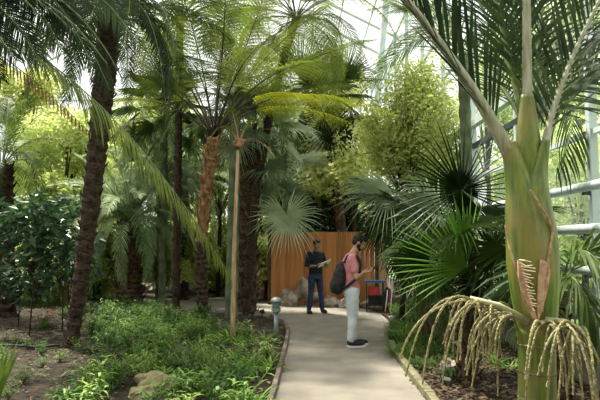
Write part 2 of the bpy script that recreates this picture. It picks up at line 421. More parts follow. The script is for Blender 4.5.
# steel frame: every portal is its own trim
tn = 0
for i in range(14):
    y = -2.4+i*2.25
    if y > YB: break
    b = MB()
    b.box((XR-.06, y, HW/2), (.09, .09, HW)); b.box((XL+.06, y, HW/2), (.09, .09, HW))
    b.tube([(XR-.06, y, HW), (ridge[0], y, ridge[1]-.05), (XL+.06, y, HW)], .06, 6)
    tn += 1; struct('trim_%d' % tn, b, M['frame'])
b = MB()
for z in (2.9, 5.5, 6.6, 7.7, 9.0): b.box((XR-.05, 11.5, z), (.06, 30.6, .06)); b.box((XL+.05, 11.5, z), (.06, 30.6, .06))
for k in range(1, 8):
    t = k/8
    for s in (0, 1):
        x = (XR if s else XL)*(1-t)+ridge[0]*t; z = HW*(1-t)+ridge[1]*t; b.box((x, 11.5, z-.05), (.05, 30.6, .06))
tn += 1; struct('trim_%d' % tn, b, M['frame'])
b = MB(); b.box((XR-.09, 11.5, 3.92), (.12, 30.6, .13)); tn += 1; struct('trim_%d' % tn, b, M['frame'])
b = MB(); b.box((XR-.07, 11.5, 3.50), (.08, 30.6, .09)); tn += 1; struct('trim_%d' % tn, b, M['beam_dark'])
b = MB()
for k in range(14): b.box((XL+1.1*(k+.5), YB-.05, 5.5), (.07, .07, 11))
for z in (1.2, 3.6, 6, 8.4): b.box(((XL+XR)/2, YB-.05, z), (XR-XL, .07, .07))
tn += 1; struct('trim_%d' % tn, b, M['frame'])
b = MB(); b.tube([P(376, 110, 18.5), P(380, 70, 18.5), P(390, -40, 18.5)], .11, 8)
b.tube([P(376, 110, 18.5), V((2.6, 18.5, 0))], .11, 8)
tn += 1; o = struct('trim_%d' % tn, b, M['frame'])
b = MB(); b.box((XR-.1, 11.5, .22), (.12, 30.6, .48)); struct('baseboard_right', b, M['brick'])
for z, w in ((2.26, 'uppermost'), (1.79, 'middle'), (1.33, 'lowest')):
    b = MB(); b.tube([(XR-.20, -3.8, z), (XR-.20, 5, z), (XR-.20, 15, z), (XR-.20, 26.5, z)], .055, 12)
    o = thing('heating_pipe', w+' of the three grey pipes running along the right glass wall', 'pipe', (XR-.20, 0, 0), group='pipes on the right glass wall')
    q = b.build('pipe', M['pipe'], o, True); q.location = -V(o.location)
    for y in (-2.4, 2.1, 6.6, 11.1, 15.6):
        c = MB(); c.box((XR-.12, y, z-.06), (.14, .04, .05)); c = c.build('bracket', M['beam_dark'], o); c.location = -V(o.location)

# path edging
def edging(px, name, label, m, w, h, off):
    pts = [G(*q) for q in px]; b = MB()
    t = thing(name, label, 'edging', (pts[0].x, pts[0].y, 0))
    for i in range(len(pts)-1):
        a, c = pts[i], pts[i+1]; d = (c-a); ln = d.length; k = max(1, int(ln/1.1))
        for j in range(k):
            p = a+d*((j+.5)/k); an = math.atan2(d.y, d.x); nrm = V((-d.y, d.x, 0)).normalized()*off
            bb = MB(); bb.box((0, 0, 0), (ln/k-.012, w, h)); o = bb.build('edging_board', m, t)
            o.location = V((p.x, p.y, h/2-.03))+nrm-V(t.location); o.rotation_euler = (0, 0, an)
            md = o.modifiers.new('bevel', 'BEVEL'); md.width = .012; md.segments = 2
edging(PATHL[:7], 'path_edging', 'low weathered stone kerb along the left edge of the path', M['kerb_stone'], .06, .11, .03)
edging(PATHR[:5], 'path_edging', 'mossy timber kerb along the right edge of the path', M['kerb'], .09, .12, -.05)

# fence -----------------------------------------------------------
A = G(271, 305); Bp = G(375, 306.5); A.z = Bp.z = 0
fdir = (Bp-A); fl = fdir.length; fd = fdir.normalized()
t = thing('board_fence', 'reddish-brown vertical board fence closing the end of the path', 'fence', A, math.atan2(fd.y, fd.x))
nb = 22; bw = fl/nb
for i in range(nb):
    b = MB(); b.box((0, 0, 0), (bw-.003, .025, 1.96+rnd.uniform(-.01, .01)))
    o = b.build('fence_board', M['cedar'], t); o.location = (bw*(i+.5), rnd.uniform(-.004, .004), 1.0)
for z in (.35, 1.0, 1.65):
    b = MB(); b.box((0, 0, 0), (fl, .05, .09)); o = b.build('fence_rail', M['cedar'], t); o.location = (fl/2, .045, z)
for x in (-.05, fl*.33, fl*.66, fl+.05):
    b = MB(); b.box((0, 0, 0), (.09, .09, 2.05)); o = b.build('fence_post', M['bark_fibre'], t); o.location = (x, .06, 1.02)
# side return of the fence, running back
b = MB()
t2 = thing('board_fence', 'short return of dark boards behind the right end of the brown fence', 'fence', (Bp.x+.12, Bp.y+.1, 0), R(75))
for i in range(14):
    b = MB(); b.box((0, 0, 0), (.12, .025, 1.9)); o = b.build('fence_board', M['cedar'], t2); o.location = (.13*(i+.5), 0, .97)

# rocks -----------------------------------------------------------
def rock(px, py, w, h, d, seed, label, m='rock', grp=None, sink=.25, k=.3):
    g = G(px, py); r = (w/2, d/2, h*.62)
    b = blob(r, seed, k, 1.6, 26, 16)
    o = b.build('rock', M[m]); o.location = (g.x, g.y+d/2, h*(.5-sink*.4)); o.rotation_euler = (0, 0, seed)
    o.rotation_euler = (0, 0, 0)
    tag(o, label, 'rock', grp); return o
rock(305, 306, 1.25, .78, .75, 1.3, 'largest pale boulder, leaning against the brown fence behind the dark-dressed person', k=.34)
rock(289, 307, .5, .40, .42, 2.7, 'mid-sized pale rock at the left foot of the large boulder')
rock(331, 308, .55, .26, .4, 3.9, 'flat pale rock between the dark-dressed person and the man in pink')
rock(346, 309, .38, .24, .3, 5.1, 'small rock at the fence foot right behind the legs of the man in pink')
rock(371, 309, .45, .24, .35, 6.4, 'brownish rock at the fence foot below the blue-topped trolley')
rock(258, 300, .55, .72, .5, 7.7, 'upright grey rock left of the fence beside the shaggy palm')
rock(246, 299, .5, .45, .45, 8.2, 'grey rock low behind the shaggy palm trunk')
rock(267, 296, .45, .95, .5, 9.2, 'tall grey rock touching the left end of the fence')
for i, (px, w, h) in enumerate(((228, .7, .4), (213, .6, .32), (196, .8, .42), (178, .6, .3), (150, .8, .35), (126, .7, .4), (108, .6, .3), (92, .8, .4))):
    rock(px, 294-(i % 2), w, h, .45, 11+i*1.7, 'low pale rock in the row of stones behind the palms on the left', grp='row of stones behind the left palms')
o = rock(150, 398, .46, .25, .34, 31.3, 'yellowish flat stone among green plants at the bottom of the photo', 'rock_tan')
rock(140, 404, .3, .14, .24, 33.3, 'small yellowish stone just left of the flat stone at the bottom', 'rock_tan')
rock(452, 372, .3, .14, .2, 35.3, 'small brown stone among litter right of the timber kerb', 'rock')
rock(470, 352, .35, .18, .25, 36.1, 'dark stone under the fan palms right of the path', 'rock')

# bollard lamp -----------------------------------------------------
g = G(276, 342); s = g.y/F
t = thing('bollard_lamp', 'grey-green garden bollard lamp at the left edge of the path', 'lamp', g)
b = MB(); b.tube([(0, 0, -.02), (0, 0, .50)], .036, 16); b.build('post', M['lamp_metal'], t, True)
b = MB(); b.tube([(0, 0, 0), (0, 0, .03)], .07, 16); b.build('base', M['lamp_metal'], t)
b = MB(); b.tube([(0, 0, .49), (0, 0, .505), (0, 0, .56), (0, 0, .575)], [.05, .078, .078, .06], 20); b.build('collar', M['lamp_metal'], t)
b = MB(); b.tube([(0, 0, .57), (0, 0, .665)], .055, 20); b.build('lens', M['lamp_lens'], t, True)
for z in (.592, .618, .644):
    b = MB(); b.tube([(0, 0, z), (0, 0, z+.007), (0, 0, z+.012)], [.088, .088, .06], 20); b.build('louvre', M['lamp_metal'], t)
b = MB(); b.tube([(0, 0, .665), (0, 0, .68), (0, 0, .71), (0, 0, .735), (0, 0, .745)], [.095, .10, .085, .05, .01], 20); b.build('cap', M['lamp_metal'], t)
for (px, py, lb) in ((252, 322, 'small dark stake spotlight left of the bollard, nearer the shaggy palm'), (262, 321, 'small dark stake spotlight just left of the bollard lamp')):
    g = G(px, py); t = thing('stake_spotlight', lb, 'lamp', g)
    b = MB(); b.tube([(0, 0, -.03), (0, 0, .18)], .01, 8); b.build('stake', M['black'], t)
    b = MB(); b.tube([(-.05, 0, .2), (.0, 0, .2), (.05, 0, .21)], [.03, .042, .05], 12); b.build('lamp_head', M['black'], t)
g = G(113, 331); t = thing('plant_label', 'small pale plant label on a stake among the ground cover', 'label', g)
b = MB(); b.tube([(0, 0, -.03), (0, .01, .22)], .006, 6); b.build('stake', M['black'], t)
b = MB(); b.box((0, 0, .24), (.07, .006, .13), Matrix.Rotation(R(-28), 3, 'Y')); b.build('plate', M['tag'], t)
b = MB(); pts = [G(-30, 350), G(10, 349), G(35, 351), G(60, 349)]; b.tube([p+V((0, 0, .06)) for p in pts], .018, 8)
tag(b.build('garden_hose', M['black']), 'black hose lying on bare soil left of the leaning palm', 'hose')
g = G(64, 303); b = MB(); b.tube([(0, 0, -.05), (0, 0, .2), (0.01, 0, .46)], [.105, .095, .09], 12, wob=.05); o = b.build('tree_stump', M['stump']); o.location = g
tag(o, 'short tan cut stump standing behind the leaning palm', 'stump')

# trolley ---------------------------------------------------------
g = G(375, 312)
t = thing('garden_trolley', 'low dark trolley with flat blue top by the fence, right of the man in pink', 'trolley', g, R(-6))
b = MB(); b.box((0, 0, .74), (.50, .4, .045)); b.build('tray_top', M['blue'], t)
for sx in (-.2, .2):
    for sy in (-.16, .16):
        b = MB(); b.tube([(sx, sy, .0), (sx, sy, .72)], .014, 8); b.build('leg', M['black'], t)
b = MB(); b.box((0, 0, .18), (.44, .36, .025)); b.build('shelf', M['black'], t)
b = MB(); b.box((0, 0, .40), (.44, .36, .02)); b.build('shelf', M['black'], t)
g2 = Matrix.Rotation(R(-6), 3, 'Z')
b = MB(); b.box((0, 0, 0), (.22, .24, .17)); b.box((0, 0, .09), (.24, .26, .02)); o = b.build('storage_box', M['red']); o.location = V(g)+V((-.04, -.03, .50)); tag(o, 'red plastic box on the upper shelf of the blue-topped trolley', 'box')
b = MB(); b.box((0, 0, 0), (.30, .26, .16)); b.box((0, 0, .085), (.32, .28, .02)); o = b.build('storage_box', M['black']); o.location = V(g)+V((0, 0, .275)); tag(o, 'black box on the lower shelf of the blue-topped trolley', 'box')
# striped bag
g = G(388, 313)
t = thing('striped_bag', 'dark cloth bag with white and red stripes slumped right of the trolley', 'bag', g)
bb = blob((.13, .11, .30), 4.4, .2); bb.v = [V(q)+V((0, 0, .28)) for q in bb.v]; bb.build('bag_body', M['black_cloth'], t, True)
for k, (x, m) in enumerate(((-.05, 'white'), (.01, 'red'), (.06, 'white'))):
    b = MB(); pts = []
    for i in range(10):
        z = .05+.5*i/9; pts.append((x+.06*(i/9-.5), -.115*math.sqrt(max(.05, 1-((z-.28)/.34)**2))-.012, z))
    b.tube(pts, .014, 6); b.build('stripe', M[m], t)
# litter cup
g = G(392, 320); b = MB(); b.tube([(-.06, 0, .05), (.06, .02, .05)], [.035, .045], 12); o = b.build('paper_cup', M['paper']); o.location = g; tag(o, 'crumpled white paper cup lying under the plants by the trolley', 'cup')
g = G(447, 385); b = MB(); b.box((0, 0, 0), (.12, .07, .005), Euler((.5, .3, .4)).to_matrix()); o = b.build('plant_label', M['tag']); o.location = V(g)+V((0, 0, .07)); tag(o, 'pale plant label lying tilted in the litter right of the kerb', 'label')

# ------------------------------------------------------------------ people
def voxel(o, vs, sm=3, noise_amp=0, nsc=8):
    md = o.modifiers.new('remesh', 'REMESH'); md.mode = 'VOXEL'; md.voxel_size = vs; md.use_smooth_shade = True
    m2 = o.modifiers.new('smooth', 'SMOOTH'); m2.iterations = sm; m2.factor = .5
    dg = bpy.context.evaluated_depsgraph_get(); dg.update()
    me = bpy.data.meshes.new_from_object(o.evaluated_get(dg)); mats = [m for m in o.data.materials]
    o.modifiers.clear(); o.data = me
    if not me.materials:
        for m in mats: me.materials.append(m)
    if noise_amp:
        for v in me.vertices:
            q = V(v.co); v.co += v.normal*noise_amp*noise.noise(V((q.x*nsc, q.y*nsc, q.z*nsc*1.6)))
    me.shade_smooth()
def limb(b, pts, rad, n=14):
    """tapered capsule chain"""
    for i in range(len(pts)-1):
        a, c = V(pts[i]), V(pts[i+1]); r0, r1 = rad[i], rad[i+1]
        b.tube([a+(c-a)*k/4 for k in range(5)], [r0+(r1-r0)*k/4 for k in range(5)], n)
    for p, r in zip(pts, rad): b.ell(p, (r, r, r), 14, 10)
def ringloft(b, rings, n=20):
    """rings: (center, half depth x, half width y)"""
    vs = []; fs = []
    for (c, rx, ry) in rings:
        for j in range(n):
            q = 2*PI*j/n; vs.append(V(c)+V((rx*math.cos(q), ry*math.sin(q), 0)))
    for i in range(len(rings)-1):
        for j in range(n): fs.append((i*n+j, i*n+(j+1) % n, (i+1)*n+(j+1) % n, (i+1)*n+j))
    fs.append(tuple(range(n-1, -1, -1))); fs.append(tuple((len(rings)-1)*n+j for j in range(n)))
    b.add(vs, fs)
def hand(b, w, d, up, side, s=1.0, curl=.6):
    """palm from wrist w along d; 'up' is the back of the hand; thumb leaves on 'side'"""
    d = d.normalized(); side = (side-d*side.dot(d)).normalized(); up = d.cross(side)*(1 if d.cross(side).dot(up) > 0 else -1)
    for k in range(4):
        o = side*(.028-.019*k)*s
        limb(b, [w+o*.55, w+d*.085*s+o], [.016*s, .0125*s], 8)
        ln = (.040, .045, .042, .033)[k]*s
        p = w+d*.085*s+o; dd = d
        for j in range(3):
            dd = (dd-up*curl*(.5+.3*j)).normalized(); q = p+dd*ln*(1-.22*j)*.85; limb(b, [p, q], [.0098*s, .0086*s], 8); p = q
    p = w+d*.025*s+side*.028*s; q = p+(d*.6+side*.8-up*.2).normalized()*.038*s; r = q+(d*.95+side*.1-up*.35).normalized()*.034*s
    limb(b, [p, q, r], [.0145*s, .0115*s, .009*s], 8)
def headgeo(b, c, s, m):
    """skull + face; face looks along local +X of matrix m"""
    def e(p, r): b.ell(V(c)+m @ (V(p)*s), tuple(q*s for q in r), 20, 14, m)
    e((-.012, 0, .035), (.098, .078, .093)); e((.030, 0, -.035), (.066, .058, .080)); e((.052, 0, -.083), (.038, .036, .028))
    e((.045, 0, .045), (.052, .060, .045))
    e((.099, 0, -.012), (.016, .012, .022)); e((.106, 0, -.024), (.016, .014, .011)); e((.086, 0, .022), (.018, .038, .008))
    e((.091, 0, -.056), (.010, .024, .006)); e((.088, 0, -.067), (.011, .020, .006))
    for sg in (-1, 1):
        e((-.005, .079*sg, -.005), (.017, .007, .032)); e((.072, .036*sg, -.020), (.022, .022, .020))

def man():
    g = G(353, 347); S = 1.0
    root = thing('person', 'man in pink t-shirt and pale jeans looking down at a phone, standing on the path', 'person', (g.x, g.y, .012), R(4))
    hd = Matrix.Rotation(R(34), 3, 'Y')
    hc = V((.105, 0, 1.635))
    # joints: facing +X, camera sees the -Y side
    b = MB(); headgeo(b, hc, .98, hd)
    limb(b, [(.0, 0, 1.44), (.07, 0, 1.57)], [.062, .056])
    ringloft(b, [((-.03, 0, .90), .10, .14), ((-.02, 0, 1.05), .095, .13), ((-.02, 0, 1.25), .105, .15), ((-.02, 0, 1.38), .09, .15), ((0, 0, 1.46), .05, .07)])
    wr = {}
    for sg in (-1, 1):
        sh = V((-.03, .185*sg, 1.40)); el = V((.02, .235*sg, 1.10)); wrp = V((.165, .09*sg-.03, 1.175))
        wr[sg] = wrp
        limb(b, [sh, el, wrp], [.050, .040, .026])
        hip = V((-.02, .085*sg, .92)); kn = V((-.005, .09*sg, .51)); an = V((-.05 if sg < 0 else .03, .09*sg, .09))
        limb(b, [hip, kn, an], [.075, .05, .036])
        hand(b, wrp, V((.9, -.15*sg, .12)), V((.0, -.1, -1)) if 1 else 0, V((.1, -sg*1.0, .35)), 1.0, .75)
    body = b.build('body', M['skin'], root); voxel(body, .0065, 2)
    # eyes (lowered)
    for sg in (-1, 1):
        e = MB(); e.ell(hc+hd @ (V((.082, .033*sg, .002))*.98), (.011, .013, .008), 10, 8, hd); o = e.build('eye', M['eye_w'], root, True)
        e = MB(); e.ell(hc+hd @ (V((.0915, .033*sg, -.001))*.98), (.004, .006, .006), 8, 6, hd); e.build('iris', M['hair'], o, True)
    # hair
    h = MB()
    for p, r in (((-.028, 0, .052), (.100, .086, .092)), ((.02, 0, .098), (.080, .068, .042)), ((-.06, 0, .0), (.055, .072, .07)), ((.045, 0, .105), (.05, .05, .032))):
        h.ell(hc+hd @ V(p), r, 20, 14, hd)
    for sg in (-1, 1): h.ell(hc+hd @ V((.012, .070*sg, .038)), (.02, .013, .05), 12, 8, hd)
    o = h.build('hair', M['hair'], root); voxel(o, .008, 2, .008, 40)
    h = MB()
    h.ell(hc+hd @ V((.045, 0, -.078)), (.055, .050, .036), 16, 10, hd)
    for sg in (-1, 1):
        h.ell(hc+hd @ V((.018, .053*sg, -.048)), (.034, .012, .044), 14, 8, hd)
        h.ell(hc+hd @ V((.084, .014*sg, -.046)), (.012, .016, .006), 10, 6, hd)
    o = h.build('beard', M['hair'], root); voxel(o, .006, 1, .004, 60)
    for sg in (-1, 1):
        e = MB(); e.ell(hc+hd @ V((.092, .034*sg, .026)), (.008, .022, .005), 10, 6, hd); e.build('eyebrow', M['hair'], root, True)
    # t-shirt
    s = MB()
    ringloft(s, [((-.015, 0, .93), .135, .175), ((-.015, 0, .99), .125, .17), ((-.02, 0, 1.10), .118, .163), ((-.03, 0, 1.25), .128, .18), ((-.035, 0, 1.36), .122, .195), ((-.025, 0, 1.43), .095, .165), ((.0, 0, 1.475), .072, .082)], 28)
    for sg in (-1, 1):
        limb(s, [(-.035, .165*sg, 1.395), (-.02, .205*sg, 1.29), (.0, .222*sg, 1.215)], [.073, .068, .066])
    o = s.build('t_shirt', M['pink'], root); voxel(o, .009, 3, .012, 9)
    # jeans
    j = MB()
    ringloft(j, [((-.02, 0, .80), .13, .165), ((-.025, 0, .88), .138, .178), ((-.02, 0, .97), .125, .165)], 24)
    for sg in (-1, 1):
        ax = -.05 if sg < 0 else .03
        limb(j, [(-.02, .088*sg, .86), (-.012, .09*sg, .68), (-.002, .09*sg, .51), (-.03 if sg < 0 else .012, .09*sg, .28), (ax, .09*sg, .115)], [.108, .098, .078, .070, .056])
    o = j.build('jeans', M['jean'], root); voxel(o, .009, 3, .009, 10)
    for sg in (-1, 1):
        ax = -.05 if sg < 0 else .03
        w = MB(); w.ell((ax+.085, .09*sg-.012*0, .055), (.145, .046, .042), 18, 10); w.ell((ax, .09*sg, .085), (.058, .043, .05), 14, 8)
        o = w.build('shoe', M['black_cloth'], root); voxel(o, .007, 2)
        q = MB(); vs = []; n = 24
        for z in (0, .024):
            for k in range(n):
                a = 2*PI*k/n; vs.append((ax+.085+.155*math.cos(a), .09*sg+.05*math.sin(a)*(1+.12*math.cos(a)), z))
        q.add(vs, [tuple(range(n-1, -1, -1)), tuple(range(n, 2*n))]+[(k, (k+1) % n, n+(k+1) % n, n+k) for k in range(n)])
        q.build('sole', M['white'], o)
        c = MB(); c.tube([(ax, .09*sg, .105), (ax, .09*sg, .125)], [.045, .042], 12); c.build('sock', M['black_cloth'], root)
    # phone, held
    wm = root.matrix_basis
    ph = MB(); ph.box((0, 0, 0), (.16, .08, .014), Matrix.Rotation(R(-36), 3, 'Y')); 
    t = thing('smartphone', 'dark smartphone held in both hands of the man in pink', 'phone', (g.x, g.y, 0), R(4))
    o = ph.build('case', M['black'], t); o.location = (.325, -.05, 1.235)
    ph = MB(); ph.box((-.0045, 0, .0062), (.145, .07, .002), Matrix.Rotation(R(-36), 3, 'Y')); o = ph.build('screen', M['screen'], t); o.location = (.325, -.05, 1.235)
    # backpack
    t = thing('backpack', 'black backpack worn on the back of the man in pink', 'backpack', (g.x, g.y, 0), R(4))
    k = MB(); k.ell((-.225, 0, 1.02), (.115, .16, .20), 22, 14, Matrix.Rotation(R(8), 3, 'Y')); k.ell((-.205, 0, 1.10), (.108, .15, .20), 20, 12); k.ell((-.19, 0, 1.2), (.09, .135, .15), 20, 12)
    o = k.build('pack_body', M['black_cloth'], t); voxel(o, .010, 3, .014, 8)
    k = MB(); k.ell((-.315, 0, .96), (.055, .115, .11), 18, 10); k.build('front_pocket', M['black_cloth'], t, True)
    for sg in (-1, 1):
        y = .125*sg
        pts = [(-.15, y*.8, 1.33), (-.10, y, 1.43), (-.03, y*1.05, 1.475), (.055, y*1.1, 1.43), (.105, y*1.3, 1.33), (.09, y*1.5, 1.20), (.02, y*1.55, 1.08), (-.10, y*1.4, .98), (-.17, y, .93)]
        st = MB(); cat = []
        for q in range(len(pts)-1):
            for u in range(4): cat.append(V(pts[q]).lerp(V(pts[q+1]), u/4))
        cat.append(V(pts[-1])); st.tube(cat, .021, 8); st.build('shoulder_strap', M['black_cloth'], t, True)
    k = MB(); k.tube([(-.15, -.03, 1.33), (-.14, -.02, 1.38), (-.14, .02, 1.38), (-.15, .03, 1.33)], .008, 6); k.build('grab_handle', M['black_cloth'], t)
man()

def person2():
    g = G(316, 313.5)
    root = thing('person', 'person in navy shirt and dark jeans holding white papers, standing by the fence', 'person', (g.x, g.y, .012), R(-68))
    hd = Matrix.Rotation(R(20), 3, 'Y'); hc = V((.06, 0, 1.62))
    b = MB(); headgeo(b, hc, .97, hd); limb(b, [(-.01, 0, 1.43), (.03, 0, 1.56)], [.06, .054])
    ringloft(b, [((-.02, 0, .90), .10, .13), ((-.02, 0, 1.1), .09, .12), ((-.02, 0, 1.36), .09, .14), ((0, 0, 1.45), .05, .06)])
    feet = {}
    for sg in (-1, 1):
        limb(b, [(-.02, .18*sg, 1.38), (.02, .25*sg, 1.10), (.24, .12*sg, 1.12)], [.048, .038, .026])
        feet[sg] = V((.02, (.19 if sg < 0 else .15)*sg, .08))
        limb(b, [(-.02, .085*sg, .9), (.0, .13*sg, .5), feet[sg]], [.07, .048, .034])
        hand(b, V((.24, .12*sg, 1.12)), V((.9, -.2*sg, .1)), V((0, 0, -1)), V((0, -sg, .3)), 1, .6)
    o = b.build('body', M['skin2'], root); voxel(o, .007, 2)
    for sg in (-1, 1):
        e = MB(); e.ell(hc+hd @ (V((.082, .033*sg, .002))*.98), (.011, .013, .008), 10, 8, hd); e.build('eye', M['eye_w'], root, True)
    h = MB()
    for p, r in (((-.025, 0, .05), (.100, .086, .092)), ((.025, 0, .098), (.080, .066, .036)), ((-.06, 0, 0), (.055, .072, .07))): h.ell(hc+hd @ V(p), r, 20, 14, hd)
    o = h.build('hair', M['hair'], root); voxel(o, .009, 2, .006, 40)
    s = MB(); ringloft(s, [((-.01, 0, .93), .13, .175), ((-.01, 0, 1.1), .118, .165), ((-.02, 0, 1.3), .125, .185), ((-.015, 0, 1.41), .095, .165), ((0, 0, 1.46), .07, .08)], 24)
    for sg in (-1, 1): limb(s, [(-.02, .165*sg, 1.385), (.0, .215*sg, 1.24), (.02, .245*sg, 1.12), (.09, .21*sg, 1.12)], [.07, .062, .055, .048])
    o = s.build('shirt', M['navy'], root); voxel(o, .010, 3, .012, 9)
    j = MB(); ringloft(j, [((-.02, 0, .80), .12, .165), ((-.02, 0, .96), .118, .165)], 20)
    for sg in (-1, 1):
        f = feet[sg]; limb(j, [(-.02, .088*sg, .85), (0, .125*sg, .50), (f.x, f.y, .10)], [.10, .072, .055])
    o = j.build('jeans', M['navy_jean'], root); voxel(o, .010, 3, .012, 10)
    for sg in (-1, 1):
        f = feet[sg]; w = MB(); w.ell((f.x+.08, f.y+.02*sg, .045), (.14, .05, .045), 18, 10); w.ell((f.x, f.y, .07), (.055, .045, .05), 14, 8)
        o = w.build('shoe', M['black_cloth'], root); voxel(o, .009, 2)
        q = MB(); q.ell((f.x+.08, f.y+.02*sg, .012), (.148, .054, .014), 18, 8); q.build('sole', M['black'], o, True)
    t = thing('paper_booklet', 'white open papers held by the dark-dressed person', 'papers', (g.x, g.y, 0), R(-68))
    b = MB(); b.box((0, 0, 0), (.20, .30, .012), Euler((.35, -.55, 0)).to_matrix()); o = b.build('booklet', M['paper'], t); o.location = (.36, .06, 1.19)
person2()

# ------------------------------------------------------------------ plants
# --- the big crownshaft palm on the right, 4.2 m away
Y0 = 4.2
def cs(px, py, dy=0): return P(px, py, Y0+dy)
root = thing('crownshaft_palm', 'big palm with smooth swollen green crownshaft, nearest on the right', 'palm', (cs(537, 400).x, Y0, 0))
o0 = V(root.location)
b = MB(); pts = [V((o0.x, Y0, gz(o0.x, Y0)-.05)), cs(537, 420), cs(537, 370), cs(537, 335), cs(536, 322)]
b.tube([p-o0 for p in pts], [.155, .13, .128, .125, .13], 24); o = b.build('trunk', M['shaft'], root, True)
for py in (345, 372, 398, 425):
    b = MB(); b.tube([cs(537, py+1.2)-o0, cs(537, py)-o0, cs(537, py-1.2)-o0], [.128, .133, .128], 24); b.build('trunk_ring', M['kerb'], root, True)
def shaft(profile, name, m, flat=1.0, dy=0):
    b = MB(); n = 28; K = len(profile); vs = []; fs = []
    # catmull resample
    res = []
    for i in range(K-1):
        p0, p1, p2, p3 = profile[max(i-1, 0)], profile[i], profile[i+1], profile[min(i+2, K-1)]
        for u in range(6):
            t = u/6; res.append(tuple(.5*((2*p1[k])+(-p0[k]+p2[k])*t+(2*p0[k]-5*p1[k]+4*p2[k]-p3[k])*t*t+(-p0[k]+3*p1[k]-3*p2[k]+p3[k])*t**3) for k in range(3)))
    res.append(profile[-1])
    for (cx, py, wpx) in res:
        c = cs(cx, py, dy)-o0; r = wpx/2*Y0/F
        for j in range(n):
            q = 2*PI*j/n; vs.append(c+V((math.cos(q)*r, math.sin(q)*r*flat, 0)))
    for i in range(len(res)-1):
        for j in range(n): fs.append((i*n+j, i*n+(j+1) % n, (i+1)*n+(j+1) % n, (i+1)*n+j))
    fs.append(tuple(range(n))); fs.append(tuple((len(res)-1)*n+j for j in range(n)))
    b.add(vs, fs); return b.build(name, m, root, True)
shaft([(537, 330, 36), (535, 300, 44), (533, 270, 49), (531, 245, 48), (526, 215, 40), (521, 190, 30), (515, 165, 22), (508, 142, 15)], 'leaf_sheath', M['shaft'])
shaft([(539, 320, 28), (540, 290, 34), (540, 260, 37), (538, 230, 36), (536, 205, 30), (537, 185, 22), (541, 165, 14), (546, 140, 9)], 'leaf_sheath', M['shaft'], .8, -.05)
shaft([(532, 250, 36), (530, 210, 36), (529, 170, 30), (528, 130, 22), (527, 95, 13)], 'leaf_sheath', M['shaft'], .9, .04)
# brown edges of the sheaths
def onshaft(px, py, r=.19): return cs(px, py)*1 + V((0, -1, 0))*0
def edge(pxs, yoff, rr, m='sheath_edge', name='sheath_edge'):
    b = MB(); pts = []
    for i in range(len(pxs)-1):
        for u in range(5):
            t = u/5; pts.append(P(pxs[i][0]+(pxs[i+1][0]-pxs[i][0])*t, pxs[i][1]+(pxs[i+1][1]-pxs[i][1])*t, Y0+pxs[i][2]+(pxs[i+1][2]-pxs[i][2])*t)-o0)
    b.tube(pts, rr, 6, wob=.25); return b.build(name, M[m], root)
edge([(530, 190, -.14), (536, 199, -.18), (540, 206, -.20), (548, 218, -.17), (553, 232, -.15), (549, 255, -.18), (545, 285, -.19), (541, 318, -.17)], 0, .009)
edge([(505, 225, -.06), (510, 250, -.12), (518, 275, -.17), (524, 300, -.185), (534, 322, -.16)], 0, .007)
# torn brown patches and pale fibres
def patch(pxs, name, m, lab=None):
    b = MB(); fr = [P(x, y, Y0+d)-o0 for x, y, d in pxs]; n = len(fr); back = [q+V((0, .02, 0)) for q in fr]
    b.add(fr+back, [tuple(range(n)), tuple(range(2*n-1, n-1, -1))]+[(i, (i+1) % n, n+(i+1) % n, n+i) for i in range(n)])
    o = b.build(name, m, root)
    if lab: o['label'] = lab
patch([(541, 259, -.20), (547, 262, -.19), (551, 272, -.18), (548, 290, -.19), (543, 308, -.2), (538, 323, -.18), (538, 300, -.21), (539, 280, -.22)], 'torn_sheath', M['tear'], 'brown torn patch of the sheath')
patch([(518, 260, -.205), (522, 262, -.21), (527, 280, -.215), (533, 305, -.20), (538, 322, -.185), (533, 318, -.19), (525, 298, -.205), (519, 278, -.205)], 'torn_sheath', M['tear'], 'brown torn strip of the sheath')
b = MB()
for k in range(16):
    y = 260+k*3.2; x0 = 519+(y-260)*.28; x1 = 533+rnd.uniform(-3, 2)+(y-260)*.06
    b.tube([P(x0, y+rnd.uniform(-1, 1), Y0-.215)-o0, P((x0+x1)/2, y+rnd.uniform(0, 3), Y0-.235)-o0, P(x1, y+2, Y0-.225)-o0], [.006, .004, .003], 5)
b.build('fibre', M['fibre_pale'], root)
def kf(root, pts, lm, rm, **kw):
    a = rel(root, pts); return frond_obj(pinnate(a[0], a[1], a[2], **kw), root, M[lm], M[rm])
CAMU = V((0, -1, .15))
kf(root, [cs(512, 158), cs(458, 52, -.1), cs(352, -62, -.3)], 'palm_dark', 'petiole', n=40, ll=.92, lw=.030, ang=31, vee=17, droop=.04, start=.14, rr=.056, end=.014, U0=V((.5, -1, .5)), taper=.4)
kf(root, [cs(527, 118, .03), cs(527, 0, .05), cs(524, -260, .4)], 'palm_mid', 'petiole', n=40, ll=.95, lw=.026, ang=36, vee=-20, droop=.06, start=.08, rr=.042, end=.02, U0=V((.4, -1, .2)), taper=.4)
kf(root, [cs(543, 160, -.05), cs(553, 70, .1), cs(650, -90, .3)], 'palm_dark', 'petiole', n=36, ll=.85, lw=.03, ang=40, vee=20, droop=.06, start=.14, rr=.036, end=.01, U0=V((-.5, -1, .2)), taper=.4)
kf(root, [cs(524, 120, .1), cs(490, -60, 1.0), cs(400, -110, 2.4)], 'palm_olive', 'rachis_green', n=40, ll=.8, lw=.028, ang=48, vee=0, droop=.3, start=.1, rr=.028, end=.008)
kf(root, [cs(532, 110, .1), cs(560, -40, .9), cs(585, -90, 2.0)], 'palm_olive', 'rachis_green', n=40, ll=.8, lw=.028, ang=48, vee=0, droop=.3, start=.1, rr=.028, end=.008)
